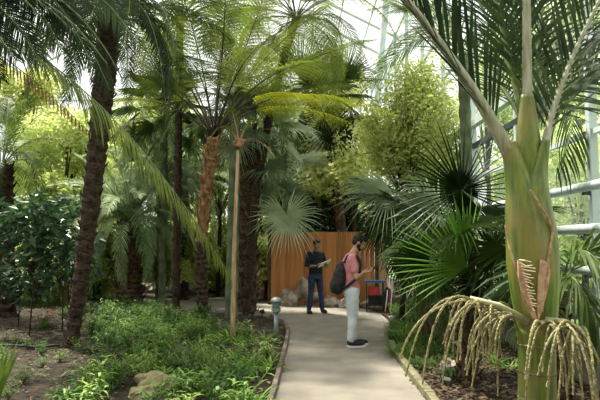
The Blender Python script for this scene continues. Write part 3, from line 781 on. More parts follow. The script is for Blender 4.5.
kf(root, [cs(522, 120, .05), cs(500, 0, .2), cs(455, -140, .3)], 'palm_olive', 'rachis_green', n=34, ll=.9, lw=.026, ang=34, vee=30, droop=.08, start=.14, rr=.024, end=.01, U0=V((.5, -1, .2)), taper=.4)
for (c_, e_, lm_) in (((500, 20, .5), (440, -60, .9), 'palm_dark'), ((515, 0, .6), (490, -120, 1.0), 'palm_olive'), ((540, 0, .5), (560, -120, .8), 'palm_dark'), ((560, 30, .7), (625, -20, 1.2), 'palm_olive'), ((490, 50, .6), (420, 20, 1.5), 'palm_olive'), ((570, 60, .5), (640, 70, .9), 'palm_dark')):
    kf(root, [cs(530, 135, .08), cs(*c_), cs(*e_)], lm_, 'rachis_green', n=44, ll=.8, lw=.022, ang=46, vee=5, droop=.15, start=.15, rr=.022, end=.006, U0=V((.1, -1, .3)), taper=.4)
# fruiting strands
def strands(org, name, lab, items, top):
    t = mk(name, None, root); t.location = top-o0; t['label'] = lab; t.empty_display_size = .1
    b = MB(); b.tube([V((0, 0, 0)), (org-top)*.5+V((0, 0, .03)), org-top], [.03, .022, .016], 8); b.build('fruit_stalk', M['rachis'], t, True)
    for (pa, pc, ctrl) in items:
        b = MB(); a, c, m_ = pa-top, pc-top, ctrl-top; q = []; rd = []
        for i in range(26):
            u = i/25; q.append(bez(a, m_, c, u)+V((rnd.uniform(-1, 1), rnd.uniform(-1, 1), 0))*.002); rd.append((.0125 if i % 2 else .0085)*(1-.4*u))
        b.tube(q, rd, 6); b.build('fruit_strand', M['fruit'], t)
it = []
for k in range(30):
    u = rnd.random(); f = rnd.random()**.7; ax = 462+f*56; ay = 298+f*18+rnd.uniform(-3, 3); a = -1.35+1.9*u+rnd.uniform(-.2, .2)
    ln = rnd.uniform(34, 66); cx = ax+math.sin(a)*ln*.75-6; cy = ay-math.cos(a)*ln*.30+rnd.uniform(-10, 10)
    ex = cx+math.sin(a)*ln*.25+rnd.uniform(-6, 6); ey = ay+ln*rnd.uniform(.75, 1.45)
    dy = rnd.uniform(-.3, .25); it.append((cs(ax, ay, dy*.3), cs(ex, ey, dy), cs(cx, cy, dy)))
strands(cs(470, 298, -.02), 'flower_cluster', 'left drooping cluster of tan fruit strands', it, cs(528, 322, -.1))
it = []
for k in range(24):
    u = rnd.random(); f = rnd.random(); ax = 540+f*45; ay = 322+rnd.uniform(-3, 3)+8*f; a = -.9+2.0*u
    ln = rnd.uniform(40, 95); cx = ax+math.sin(a)*ln*.6; cy = ay-12+rnd.uniform(-12, 14)
    ex = cx+math.sin(a)*ln*.2+rnd.uniform(-4, 4); ey = ay+ln*rnd.uniform(.7, 1.5)
    dy = rnd.uniform(-.45, .0); it.append((cs(ax, ay, -.15+dy*.2), cs(ex, ey, -.2+dy), cs(cx, cy, -.2+dy)))
strands(cs(585, 332, -.2), 'flower_cluster', 'right drooping cluster of tan fruit strands', it, cs(545, 321, -.15))

# --- sets
pin_silver = frond_set('pinnate', M['blue_green'], M['rachis_green'], Ln=2.0, n=54, ll=.42, lw=.018, ang=50, vee=20, droop=.4, start=.12, rr=.016)
pin_mid = frond_set('pinnate', M['palm_mid'], M['rachis_green'], Ln=2.6, n=76, ll=.5, lw=.018, ang=55, vee=5, droop=.3, start=.14, rr=.02)
pin_dark = frond_set('pinnate', M['palm_dark'], M['rachis_green'], Ln=2.6, n=88, ll=.36, lw=.018, ang=60, vee=-5, droop=.3, start=.12, rr=.02)
fern_s = frond_set('fern', M['fern'], M['rachis_dark'], Ln=2.9, n=28, pl=.55, m=20, droop=.35)
fan_dark = frond_set('fan', M['palm_dark'], M['rachis_green'], Ln=.75, Rd=.78, n=40, spread=140, droop=.25, split=.3, wf=.85)
fan_mid = frond_set('fan', M['palm_mid'], M['rachis_green'], Ln=.8, Rd=.78, n=38, spread=135, droop=.25, split=.3, wf=.85)
fan_silver = frond_set('fan', M['silver'], M['rachis_green'], Ln=.9, Rd=.9, n=42, spread=140, droop=.35, split=.3, wf=.8)

# --- leaning palm (left)
gb = G(70, 348); YL = gb.y; topL = P(110, 18, YL)
root = thing('leaning_palm', 'dark leaning palm trunk rising from bare soil, nearest on the left', 'palm', gb)
trunk(root, [gb+V((0, 0, -.05)), P(96, 190, YL), topL], .10, .185, M['bark_dark'], boots=100, boot=.065, seg=60)
crown(root, topL, pin_dark, 56, 75, -32, .85, 20)
# --- overhanging palm off the left frame, arching fronds reach in
gb = V((-4.2, 5.4, 0)); tp = V((-3.9, 5.6, 3.9))
root = thing('arching_palm', 'palm just outside the left edge whose long arching fronds cross the upper left', 'palm', gb)
trunk(root, [gb, V((-4.1, 5.4, 2)), tp], .17, .14, M['bark_dark'], boots=60)
def kfp(pts, lm='palm_mid', rm='rachis_green', **kw): return kf(root, [tp]+pts, lm, rm, **kw)
kfp([P(70, 10, 5.9), P(232, 278, 6.6)], 'palm_olive', 'rachis_green', n=100, ll=.40, lw=.018, ang=44, vee=-20, droop=.4, start=.1, rr=.014)
for (cx_, cy_, tx_, ty_, yy_) in ((30, -90, 92, 66, 5.8), (0, -90, 62, 52, 5.6), (-40, -70, 38, 58, 5.4), (-60, -50, 16, 60, 5.3), (60, -90, 140, 48, 6.2), (-20, -80, 50, 74, 6.2), (-60, -30, 2, 80, 5.8), (40, -80, 110, 90, 6.4)):
    kfp([P(cx_, cy_, yy_), P(tx_, ty_, yy_)], 'palm_dark', 'rachis_green', n=90, ll=.34, lw=.015, ang=62, vee=4, droop=.3, start=.2, rr=.016, end=.005, U0=V((.2, -1, .3)))
kfp([P(20, -60, 5.6), P(107, 64, 5.6)], 'palm_dark', 'rachis_green', n=80, ll=.26, lw=.014, ang=64, vee=0, droop=.2, start=.2, rr=.018, end=.006)
kfp([P(45, -75, 5.7), P(122, 78, 5.9)], 'palm_dark', 'rachis_green', n=80, ll=.26, lw=.014, ang=64, vee=0, droop=.2, start=.2, rr=.018, end=.006)
kfp([P(-10, -60, 5.5), P(76, 34, 5.5)], 'palm_dark', 'rachis_green', n=80, ll=.26, lw=.014, ang=64, vee=0, droop=.2, start=.2, rr=.018, end=.006)
kfp([P(-20, -70, 5.3), P(47, 26, 5.4)], 'palm_dark', 'rachis_green', n=55, ll=.26, lw=.014, ang=64, vee=0, droop=.2, start=.2, rr=.018, end=.006)
kfp([P(-50, -60, 5.3), P(28, 38, 5.4)], 'palm_dark', 'rachis_green', n=55, ll=.26, lw=.014, ang=64, vee=0, droop=.2, start=.2, rr=.018, end=.006)
kfp([P(-60, -40, 5.3), P(10, 30, 5.4)], 'palm_dark', 'rachis_green', n=50, ll=.26, lw=.014, ang=64, vee=0, droop=.2, start=.2, rr=.018, end=.006)
kfp([P(-20, 20, 5.6), P(92, 135, 6.2)], 'dry', 'bark_tan', n=44, ll=.15, lw=.016, ang=60, vee=-40, droop=.5, start=.2, rr=.012)
for az in (120, 170, 220, 270, 320): kf(root, [tp, tp+V((math.cos(R(az))*1.2, math.sin(R(az))*1.2, .9)), tp+V((math.cos(R(az))*2.4, math.sin(R(az))*2.4, -.1))], 'palm_mid', 'rachis_green', n=50, ll=.35, lw=.026)
# low blades, bottom left corner
gb = G(-6, 412)
root = thing('strap_leaf_plant', 'green upright strap leaves in the bottom left corner', 'plant', gb)
b = MB()
for k in range(9):
    b.blade(V((rnd.uniform(-.05, .05), 0, 0)), V((rnd.uniform(-.28, .34), rnd.uniform(-.2, .3), 1)), V((1, .3, 0)), rnd.uniform(.6, .85), .04, .12, 3)
b.build('leaf', M['palm_mid'], root)

# --- tree fern (centre)
gb = G(203, 327); YT = gb.y; topT = P(214, 138, YT)
root = thing('tree_fern', 'tall tree fern with slender trunk and feathery arching crown, left of the fence', 'tree fern', gb)
trunk(root, [gb+V((0, 0, -.05)), P(201, 240, YT)], .115, .09, M['bark_dark'], boots=40, boot=.07)
trunk(root, [P(201, 242, YT), P(206, 180, YT), topT], .10, .13, M['bark_orange'], boots=40, boot=.13, name='upper_trunk')
def ff(pts, lm='fern', n=26, pl=.5, **kw):
    a = rel(root, [topT]+pts); return frond_obj(fernfrond(a[0], a[1], a[2], n=n, pl=pl, **kw), root, M[lm], M['rachis_dark'])
for fr_ in (((182, 55, -.2), (120, 0, -1.2)), ((200, 30, -.5), (165, -50, -2.0)), ((245, 45, -.3), (275, -30, -1.0)), ((255, 50, 0), (330, 5, -.4)), ((270, 60, 0), (375, 40, -.5)),
            ((262, 80, .2), (390, 80, .6)), ((160, 80, -.2), (85, 110, -.6)), ((175, 60, .4), (95, 50, 1)), ((220, 30, .8), (230, -10, 2.4)), ((245, 30, .8), (310, 20, 2.2)),
            ((185, 40, .8), (130, 20, 2.2)), ((235, 60, -1.2), (262, 45, -2.6)), ((205, 60, -1.2), (180, 55, -2.6)), ((250, 70, -.9), (320, 60, -2.0)), ((180, 80, -.9), (130, 75, -2.0)), ((228, 10, -1.2), (225, -30, -2.6))):
    ff([P(p[0], p[1], YT+p[2]) for p in fr_], n=28, pl=.66, droop=.35, start=.42, rr=.022)
ff([P(268, 68, YT-.2), P(392, 112, YT-.6)], 'fern_yellow', n=30, pl=.6, droop=.8, start=.42, rr=.02)
ff([P(262, 85, YT-.4), P(350, 122, YT-1.5)], 'fern_yellow', n=26, pl=.5, droop=.8, start=.42, rr=.02)
ff([P(250, 75, YT-.2), P(318, 100, YT-.2)], 'fern_yellow', n=22, pl=.55, droop=.8, start=.45, rr=.02)
# second tree fern, crown above the frame
gb = V((-1.0, 13.6, 0)); tp = V((-.9, 13.6, 6.2))
gb = G(176, 312); tp = P(180, 20, gb.y)
root = thing('tree_fern', 'taller tree fern behind, thin trunk with crown near the top of the photo', 'tree fern', gb)
trunk(root, [gb+V((0, 0, -.05)), tp], .09, .09, M['bark_dark'], boots=40)
crown(root, tp, fern_s, 28, 60, -45, 1.2, 40)

gb = V((P(247, 300, 13.9).x, 13.9, 0)); tp = P(296, 18, 13.4)
root = thing('tree_fern', 'tree fern behind the shaggy fan palm with its crown high above the fence', 'tree fern', gb)
trunk(root, [gb+V((0, 0, -.05)), P(250, 160, 13.8), tp], .10, .09, M['bark_dark'], boots=40)
crown(root, tp, fern_s, 30, 55, -45, 1.05, 10)
# --- thin pale stem
gb = G(233, 343); root = thing('slender_bare_stem', 'thin bare tan stem with a brown knot on top, left of the bollard', 'stem', gb)
b = MB(); b.tube([p-gb for p in (gb+V((0, 0, -.05)), P(233, 320, gb.y), P(234, 260, gb.y), P(236, 200, gb.y), P(238, 150, gb.y))], [.055, .042, .036, .030, .026], 12, wob=.04); b.build('trunk', M['bark_tan'], root, True)
b = blob((.10, .08, .09), 5, .3); b.v = [V(q)+P(239, 144, gb.y)-gb for q in b.v]; b.build('stem_knot', M['bark_orange'], root, True)
for e in ((275, 150), (212, 128), (262, 120), (225, 108)):
    a = [P(239, 144, gb.y)-gb, P((239+e[0])/2, min(144, e[1])-14, gb.y-.1)-gb, P(e[0], e[1]+8, gb.y-.2)-gb]
    frond_obj(fernfrond(a[0], a[1], a[2], n=14, pl=.16, m=8, pw=.03), root, M['dry'] if e[0] in (275,) else M['palm_olive'], M['bark_tan'])

# --- green trunk palm + shaggy fan palm
gb = G(231, 318); gb = V((gb.x, gb.y, 0))
root = thing('green_trunk_palm', 'palm with mossy green trunk standing between tree fern and shaggy palm', 'palm', gb)
tp = P(236, 110, gb.y); trunk(root, [gb+V((0, 0, -.05)), tp], .145, .11, M['bark_green'], seg=24, style='ring')
crown(root, tp, pin_mid, 20, 70, -20, .8, 70)
gb = G(246, 311.5)
root = thing('shaggy_fan_palm', 'thick shaggy brown-fibred fan palm left of the fence with silvery leaves', 'palm', gb)
Ys = gb.y; tp = P(251, 135, Ys)
trunk(root, [gb+V((0, 0, -.05)), P(247, 220, Ys), tp], .26, .21, M['bark_fibre'], boots=100, boot=.20, seg=40)
crown(root, tp, fan_silver, 22, 75, -20, 1.0, 15, pw=.9)
def kfan(root, base, hub, ax, nrm, lm, **kw):
    o = V(root.location); return frond_obj(fan(V(base)-o, V(hub)-o, ax, nrm, **kw), root, M[lm], M['rachis_green'])
kfan(root, tp, P(287, 215, Ys-1.0), V((.25, -.1, -1)), V((.1, -1, .45)), 'silver_pale', Rd=1.02, n=48, spread=160, droop=.14, split=.36, wf=.72, jit=.2)
kfan(root, tp, P(286, 190, Ys-.3), V((.9, 0, .3)), V((.1, -.8, .6)), 'silver', Rd=.9, n=36, spread=120, droop=.12, split=.3, wf=.7, jit=.2)
kfan(root, tp, P(300, 160, Ys-.2), V((.9, -.3, .1)), V((.1, -.5, .8)), 'silver', Rd=.95, n=36, spread=120, droop=.2, split=.3, wf=.7, jit=.2)
kfan(root, tp, P(268, 165, Ys-.6), V((.6, -.4, -.2)), V((.1, -.7, .7)), 'silver', Rd=.85, n=36, spread=130, droop=.2, split=.3, wf=.7, jit=.2)
kfan(root, tp, P(262, 195, Ys-.5), V((.8, -.2, .3)), V((.1, -.8, .5)), 'silver', Rd=.7, n=30, spread=110, droop=.1, split=.3, wf=.7, jit=.2)

# --- fan palms centre/back (dark fans high up)
gb = V((P(352, 300, 17).x, 17.2, 0)); tp = P(325, 108, 17.2)
root = thing('tall_fan_palm', 'tall fan palm rising behind the brown fence with dark round fans', 'palm', gb)
trunk(root, [gb, tp], .16, .13, M['bark_fibre'], boots=60, boot=.14)
crown(root, tp, fan_dark, 20, 80, -35, 1.25, 0)
Yq = 16.5
kfan(root, tp, P(331, 128, Yq), V((.2, -.2, -.9)), V((.1, -1, .35)), 'palm_dark', Rd=1.1, n=36, spread=160, droop=.05)
kfan(root, tp, P(300, 78, Yq), V((.5, 0, .9)), V((.1, -1, .3)), 'palm_mid', Rd=1.5, n=34, spread=70, droop=.02)
kfan(root, tp, P(345, 78, Yq), V((.3, 0, .9)), V((.1, -1, .3)), 'palm_dark', Rd=1.1, n=30, spread=80, droop=.05)
gb = V((P(295, 300, 19).x, 19.2, 0)); tp = P(292, 160, 19.2)
root = thing('silver_fan_palm', 'silvery fan palm behind the left part of the fence', 'palm', gb)
trunk(root, [gb, tp], .2, .18, M['bark_fibre'], boots=50, boot=.16)
crown(root, tp, fan_silver, 24, 80, -40, 1.35, 33)

# --- fan palms right of the path
gb = V((2.15, 9.9, 0)); tp = P(420, 215, 9.9)
root = thing('drooping_fan_palm', 'dark fan palm with drooping tips right of the man in pink', 'palm', gb)
trunk(root, [gb, tp], .12, .12, M['bark_fibre'], boots=50, boot=.12)
crown(root, tp, fan_dark, 16, 45, -60, 1.0, 10)
kfan(root, tp, P(391, 190, 9.5), V((-1, -.15, -.1)), V((-.1, -.75, .75)), 'silver', Rd=1.1, n=34, spread=80, droop=.22, split=.3, wf=.75, jit=.2)
kfan(root, tp, P(405, 205, 9.2), V((-.5, -.3, -.8)), V((-.3, -.9, .4)), 'palm_dark', Rd=.95, n=34, spread=110, droop=.35)
kfan(root, tp, P(385, 225, 9.6), V((-.3, -.3, -1)), V((-.3, -.9, .4)), 'palm_dark', Rd=.55, n=34, spread=110, droop=.3)
gb = V((2.0, 7.1, 0)); tp = P(470, 238, 7.1)
root = thing('large_fan_palm', 'fan palm with wide dark round fan and bright green fan beside the crownshaft palm', 'palm', gb)
trunk(root, [gb, tp], .11, .10, M['bark_fibre'], boots=50, boot=.12)
crown(root, tp, fan_dark, 13, 40, -50, .9, 50)
kfan(root, tp, P(462, 190, 6.7), V((-.7, -.1, .5)), V((.05, -1, .25)), 'palm_dark', Rd=1.0, n=50, spread=170, droop=.08, split=.2, wf=1.0)
kfan(root, tp, P(466, 267, 6.3), V((-.75, -.05, .6)), V((.1, -1, .2)), 'palm_bright', Rd=.98, n=24, spread=75, droop=.04, split=.22, wf=.75)
kfan(root, tp, P(467, 266, 6.25), V((-.12, -.05, 1)), V((.1, -1, .2)), 'palm_bright', Rd=.72, n=7, spread=14, droop=.02, split=.6, wf=1)
kfan(root, tp, P(492, 250, 6.5), V((.4, -.2, -.3)), V((.05, -1, .3)), 'palm_mid', Rd=.7, n=30, spread=160, droop=.15, split=.34)
kfan(root, tp, P(430, 262, 6.4), V((-.9, -.2, .05)), V((.05, -.9, .5)), 'palm_mid', Rd=.6, n=26, spread=100, droop=.15, split=.4)
kfan(root, tp, P(440, 215, 7.0), V((-.9, -.2, .1)), V((.05, -.9, .5)), 'silver', Rd=.75, n=28, spread=100, droop=.2, split=.4)
gb = V((2.6, 6.0, 0)); tp = P(560, 290, 6.0)
root = thing('strap_fan_palm', 'low fan palm with long strap segments between the crownshaft palm and the glass', 'palm', gb)
trunk(root, [gb, tp], .09, .08, M['bark_fibre'], boots=30, boot=.1)
crown(root, tp, fan_mid, 4, 0, -40, .55, 80)
for a_, b_, n_ in (((575, 205, 5.3), (622, 300, 5.0), 20), ((570, 245, 5.4), (606, 345, 5.1), 18), ((590, 225, 5.6), (640, 250, 5.4), 18), ((545, 240, 5.6), (500, 300, 5.6), 18)):
    kf(root, [tp, P(*a_), P(*b_)], 'palm_mid', 'rachis_green', n=n_, ll=.62, lw=.034, ang=30, vee=-5, droop=.35, start=.15, rr=.012, U0=V((0, -1, .4)))
# palm against the glass whose frond arches into the top right
gb = V((2.45, 8.4, 0)); tp = V((2.4, 8.4, 4.4))
root = thing('glass_side_palm', 'feather palm standing close to the right glass wall behind the crownshaft palm', 'palm', gb)
trunk(root, [gb, tp], .09, .08, M['bark_green'])
crown(root, tp, pin_mid, 9, 70, 10, .7, 0, azr=(130, 230))
kf(root, [tp, P(620, 60, 6.6), P(556, 170, 6.4)], 'palm_dark', 'rachis_green', n=40, ll=.5, lw=.035, ang=60, vee=-40, droop=.8)

# --- left mid palms
def palm(px, py, cpx, cpy, label, tr, r0, r1, sets, n, s0, e=(74, -34), boots=50, mm='bark_dark', az=0, name='feather_palm', boot=.12):
    gb = G(px, py); gb.z = 0; root = thing(name, label, 'palm', gb); tp = P(cpx, cpy, gb.y)
    trunk(root, [gb+V((0, 0, -.05)), tp], r0, r1, M[mm], boots=boots, boot=boot); crown(root, tp, sets, n, e[0], e[1], s0, az); return root
palm(130, 306, 130, 222, 'stocky palm with thick scaly trunk and blue-green crown right of the leaning palm', 0, .33, .30, pin_silver, 50, 1.18, mm='bark_fibre', boots=90, boot=.16, az=20)
palm(160, 303, 161, 182, 'thin-trunked blue-green palm right of the stocky palm', 0, .12, .10, pin_silver, 34, 1.12, az=75, mm='bark_green')
palm(184, 300, 184, 190, 'thin dark-trunked blue-green palm just left of the tree fern trunk', 0, .12, .11, pin_silver, 32, 1.15, az=115)
palm(5, 318, 2, 165, 'thick dark palm trunk cut by the left edge of the photo', 0, .24, .22, pin_mid, 22, .75, az=200, boots=90, boot=.14)
palm(62, 292, 40, 262, 'low pale palm with fronds trailing to the grass beside the tan stump', 0, .16, .15, pin_silver, 24, 1.0, az=20, e=(60, -45))
gb = G(150, 296); root = thing('pale_fan_palm', 'dark-green fan palm with round fans high behind the left palms', 'palm', V((gb.x, 15.5, 0))); root.location = (P(164, 200, 15.5).x, 15.5, 0)
tp = P(164, 118, 15.5); trunk(root, [root.location, tp], .10, .10, M['bark_green'], boots=20); crown(root, tp, fan_mid, 18, 80, -30, 1.2, 0)

# --- broadleaf trees and shrubs
def leafcloud(c, r, n, size, m, lumps=9, seed=0, asp=.5, fill=.5):
    rr = random.Random(seed); b = MB(); cs_ = []
    for k in range(lumps):
        u = V((rr.gauss(0, 1), rr.gauss(0, 1), rr.gauss(0, 1))).normalized()*rr.uniform(.35, .8)
        cs_.append((V((u.x*r[0], u.y*r[1], u.z*r[2])), rr.uniform(.3, .52)))
    for i in range(n):
        cc, cr = rr.choice(cs_); u = V((rr.gauss(0, 1), rr.gauss(0, 1), rr.gauss(0, 1))).normalized()*(rr.random()**.4)*cr
        p = V(c)+cc+V((u.x*r[0], u.y*r[1], u.z*r[2]))
        d = V((rr.gauss(0, 1), rr.gauss(0, 1), rr.gauss(-.3, .6))).normalized(); w = d.orthogonal(); w.rotate(Matrix.Rotation(rr.uniform(0, 6.28), 3, d))
        s = size*rr.uniform(.6, 1.3); w = w.normalized()*s*asp/2; nn = d.cross(w).normalized()*s*.08
        b.add([p, p+d*s*.45-w+nn, p+d*s, p+d*s*.45+w+nn], [(0, 1, 2), (0, 2, 3)])
    return b, cs_
def tree(name, label, cat, base, r, n, size, m, h, tr=.08, seed=1, asp=.5, bark='bark_dark', group=None, lumps=9, cen=None):
    base = V(base); root = thing(name, label, cat, base, group=group)
    cc = V(cen)-base if cen else V((0, 0, h))
    b, ls = leafcloud(cc, r, n, size, m, lumps, seed, asp); b.build('foliage', m, root)
    t = MB(); t.tube([V((0, 0, -.1)), cc*.5+V((.05, 0, 0)), cc], [tr, tr*.8, tr*.5], 8); t.build('trunk', M[bark], root, True)
    for (p, q) in ls:
        t = MB(); t.tube([cc*.55, cc*.7+p*.3+V((0, 0, .05)), cc+p], [tr*.45, tr*.3, tr*.12], 5); t.build('branch', M[bark], root)
    return root
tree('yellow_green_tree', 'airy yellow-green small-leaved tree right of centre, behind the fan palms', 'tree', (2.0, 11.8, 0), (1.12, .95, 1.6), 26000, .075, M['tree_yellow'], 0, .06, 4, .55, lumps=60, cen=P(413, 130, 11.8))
tree('dark_leaf_shrub', 'dark glossy broad-leaved shrub between the left edge and the leaning palm', 'shrub', (P(33, 222, 10.4).x, 10.4, 0), (1.25, .5, 1.0), 850, .22, M['broad_dark'], 0, .015, 5, .38, lumps=22, cen=P(33, 230, 10.4))
tree('dark_leaf_shrub', 'small dark shrub at the foot of the thin palms, below the blue-green crowns', 'shrub', G(104, 303)*1, (.5, .4, .5), 260, .2, M['cover'], 0, .02, 6, .4, lumps=6, cen=P(92, 285, G(104, 303).y))
tree('dark_leaf_shrub', 'dark glossy broad-leaved shrub partly behind the leaning palm trunk', 'shrub', (P(66, 222, 11.2).x, 11.2, 0), (.8, .5, .9), 450, .22, M['broad_dark'], 0, .015, 15, .38, lumps=14, cen=P(58, 248, 11.2))
tree('dark_leaf_shrub', 'low dark glossy shrub at the foot of the left edge palm', 'shrub', (P(20, 262, 11.6).x, 11.6, 0), (1.0, .5, .6), 350, .2, M['broad_dark'], 0, .015, 17, .38, lumps=14, cen=P(18, 275, 11.6))
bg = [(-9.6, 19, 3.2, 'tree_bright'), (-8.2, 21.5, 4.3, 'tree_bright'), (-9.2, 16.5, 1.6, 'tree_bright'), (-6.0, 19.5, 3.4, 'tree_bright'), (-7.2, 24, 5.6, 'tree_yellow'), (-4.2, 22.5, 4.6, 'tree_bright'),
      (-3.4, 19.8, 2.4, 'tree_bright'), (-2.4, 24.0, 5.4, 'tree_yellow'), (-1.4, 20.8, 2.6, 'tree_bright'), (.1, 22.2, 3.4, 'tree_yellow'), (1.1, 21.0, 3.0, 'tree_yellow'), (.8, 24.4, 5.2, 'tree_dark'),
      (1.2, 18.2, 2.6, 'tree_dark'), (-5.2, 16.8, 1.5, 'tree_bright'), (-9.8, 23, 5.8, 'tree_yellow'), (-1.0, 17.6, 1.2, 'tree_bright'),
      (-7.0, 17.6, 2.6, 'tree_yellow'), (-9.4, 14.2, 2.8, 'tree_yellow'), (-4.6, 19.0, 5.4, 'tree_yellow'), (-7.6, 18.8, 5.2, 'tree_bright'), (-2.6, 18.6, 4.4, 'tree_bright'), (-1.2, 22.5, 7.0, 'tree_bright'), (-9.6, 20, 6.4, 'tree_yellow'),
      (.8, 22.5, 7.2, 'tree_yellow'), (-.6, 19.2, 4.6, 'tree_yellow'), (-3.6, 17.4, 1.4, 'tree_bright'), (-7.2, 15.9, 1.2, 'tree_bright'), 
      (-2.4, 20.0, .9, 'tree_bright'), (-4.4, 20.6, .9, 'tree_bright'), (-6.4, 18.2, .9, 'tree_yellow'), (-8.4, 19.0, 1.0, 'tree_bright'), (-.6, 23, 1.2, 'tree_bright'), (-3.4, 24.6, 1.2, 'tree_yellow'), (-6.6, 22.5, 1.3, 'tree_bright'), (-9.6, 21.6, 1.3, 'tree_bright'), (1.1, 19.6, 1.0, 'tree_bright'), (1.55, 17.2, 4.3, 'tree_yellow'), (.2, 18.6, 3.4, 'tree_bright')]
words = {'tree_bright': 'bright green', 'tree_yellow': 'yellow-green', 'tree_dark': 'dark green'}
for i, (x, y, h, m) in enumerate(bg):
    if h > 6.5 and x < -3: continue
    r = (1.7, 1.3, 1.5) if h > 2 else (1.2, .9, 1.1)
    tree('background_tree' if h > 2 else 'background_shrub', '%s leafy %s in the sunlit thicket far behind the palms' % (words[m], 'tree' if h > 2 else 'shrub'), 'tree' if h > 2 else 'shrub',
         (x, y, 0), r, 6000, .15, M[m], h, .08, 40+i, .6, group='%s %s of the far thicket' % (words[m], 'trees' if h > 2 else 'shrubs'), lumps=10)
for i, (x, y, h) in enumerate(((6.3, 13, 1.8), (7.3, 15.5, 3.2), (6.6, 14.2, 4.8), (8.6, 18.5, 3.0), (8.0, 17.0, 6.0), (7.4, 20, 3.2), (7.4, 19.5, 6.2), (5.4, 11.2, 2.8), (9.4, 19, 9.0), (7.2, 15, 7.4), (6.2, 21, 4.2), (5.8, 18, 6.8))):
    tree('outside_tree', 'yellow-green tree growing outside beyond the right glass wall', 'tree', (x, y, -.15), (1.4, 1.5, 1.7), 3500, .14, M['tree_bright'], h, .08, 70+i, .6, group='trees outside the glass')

# --- ground cover
def clump(kind, seed):
    rr = random.Random(seed); lf = MB(); st = MB()
    if kind == 'leafy':
        for k in range(13):
            az = rr.uniform(0, 6.28); out = rr.uniform(.05, .22); h = rr.uniform(.12, .34); e = V((math.cos(az)*out, math.sin(az)*out, h))
            st.tube([V((0, 0, -.02)), V((e.x*.4, e.y*.4, h*.6)), e], [.005, .004, .003], 4)
            for q in range(7):
                t = .35+.65*q/6; p = bez(V((0, 0, 0)), V((e.x*.4, e.y*.4, h*.6)), e, t); a2 = az+q*2.3+rr.uniform(-.4, .4)
                lf.blade(p, V((math.cos(a2), math.sin(a2), rr.uniform(.0, .7))), V((-math.sin(a2), math.cos(a2), 0)), rr.uniform(.08, .14), rr.uniform(.017, .027), rr.uniform(.2, .7))
    elif kind == 'arch':
        for k in range(26):
            az = rr.uniform(0, 6.28); el = rr.uniform(.3, 1.6)
            lf.blade(V((math.cos(az)*.02, math.sin(az)*.02, 0)), V((math.cos(az), math.sin(az), el)), V((-math.sin(az), math.cos(az), 0)), rr.uniform(.26, .44), rr.uniform(.016, .026), rr.uniform(.3, .7), 3)
        st.tube([(0, 0, -.02), (0, 0, .05)], [.02, .01], 6)
    else:  # fine tufts
        for k in range(110):
            az = rr.uniform(0, 6.28); q = rr.uniform(0, .14); el = rr.uniform(.5, 2.5)
            lf.blade(V((math.cos(az)*q, math.sin(az)*q, 0)), V((math.cos(az), math.sin(az), el)), V((-math.sin(az), math.cos(az), 0)), rr.uniform(.12, .26), .009, rr.uniform(.2, .7))
        st.tube([(0, 0, -.02), (0, 0, .04)], [.02, .01], 6)
    return lf, st
clumps = {}
for kind in ('leafy', 'arch', 'fine'):
    for m in ('cover', 'cover_light', 'moss'):
        for v in range(2):
            lf, st = clump(kind, hash((kind == 'arch', m == 'moss', v)) % 999 if False else len(clumps)*7+v)
            clumps[kind, m, v] = (lf.mesh('leaves', M[m]), st.mesh('stems', M['rachis_green']))
def plant(p, kind, m, s, label, group, nm='ground_cover_plant', cat='plant'):
    r = thing(nm, label, cat, (p[0], p[1], max(gz(p[0], p[1]), -.02)), rnd.uniform(0, 6.28), group)
    a, c = clumps[kind, m, rnd.randint(0, 1)]; r.scale = (s, s, s*rnd.uniform(.8, 1.15)); mk('leaves', a, r); mk('stems', c, r)
ST = G(150, 397); BL = G(276, 342)
def scatter(poly, n, mind, fn):
    ps = []; tries = 0; xs = [q[0] for q in poly]; ys = [q[1] for q in poly]
    while len(ps) < n and tries < 6000:
        tries += 1; x, y = rnd.uniform(min(xs), max(xs)), rnd.uniform(min(ys), max(ys))
        if not inpoly(x, y, poly) or on_path(x, y) or on_path(x+.12, y): continue
        if y < ST.y+.1 and y > ST.y-.9 and abs(x-ST.x+.12*(ST.y-y)) < .32 or (abs(x-BL.x) < .16 and BL.y-1.6 < y < BL.y+.1): continue
        if any((x-q[0])**2+(y-q[1])**2 < mind**2 for q in ps): continue
        ps.append((x, y)); fn((x, y))
pl = [G(*q) for q in ((45, 425), (272, 425), (287, 372), (283, 348), (240, 335), (215, 326), (150, 316), (100, 318), (84, 345), (96, 375))]
def f1(p):
    q = rnd.random(); k = 'leafy' if q < (.5 if p[0] > -1.6 else .75) else 'arch'
    if k == 'leafy': plant(p, 'leafy', 'cover' if rnd.random() < .8 else 'cover_light', rnd.uniform(.85, 1.3), 'low leafy green plant in the dense planting left of the path', 'leafy ground cover left of the path')
    else: plant(p, 'arch', 'cover' if rnd.random() < (.25 if p[0] > -1.5 else .8) else 'cover_light', rnd.uniform(.8, 1.15), 'low clump of narrow arching leaves in the planting left of the path', 'narrow-leaved clumps left of the path', 'arching_leaf_clump')
scatter(pl, 190, .155, f1)
pl2 = [G(*q) for q in ((30, 330), (58, 322), (75, 305), (150, 305), (150, 316), (100, 320), (60, 335))]
scatter(pl2, 22, .3, lambda p: plant(p, 'leafy', 'cover', rnd.uniform(.8, 1.2), 'low green plant in the shade between the left palm trunks', 'shade plants between the left palms'))
pl3 = [G(*q) for q in ((14, 308), (68, 308), (66, 294), (10, 292))]
scatter(pl3, 46, .22, lambda p: plant(p, 'fine', 'moss', rnd.uniform(.8, 1.2), 'yellow-green grass tuft in the sunlit patch behind the leaning palm', 'grass tufts in the sunlit patch', 'grass_tuft', 'grass'))
pl4 = [G(*q) for q in ((-10, 405), (50, 405), (90, 352), (60, 352), (0, 340), (-10, 352))]
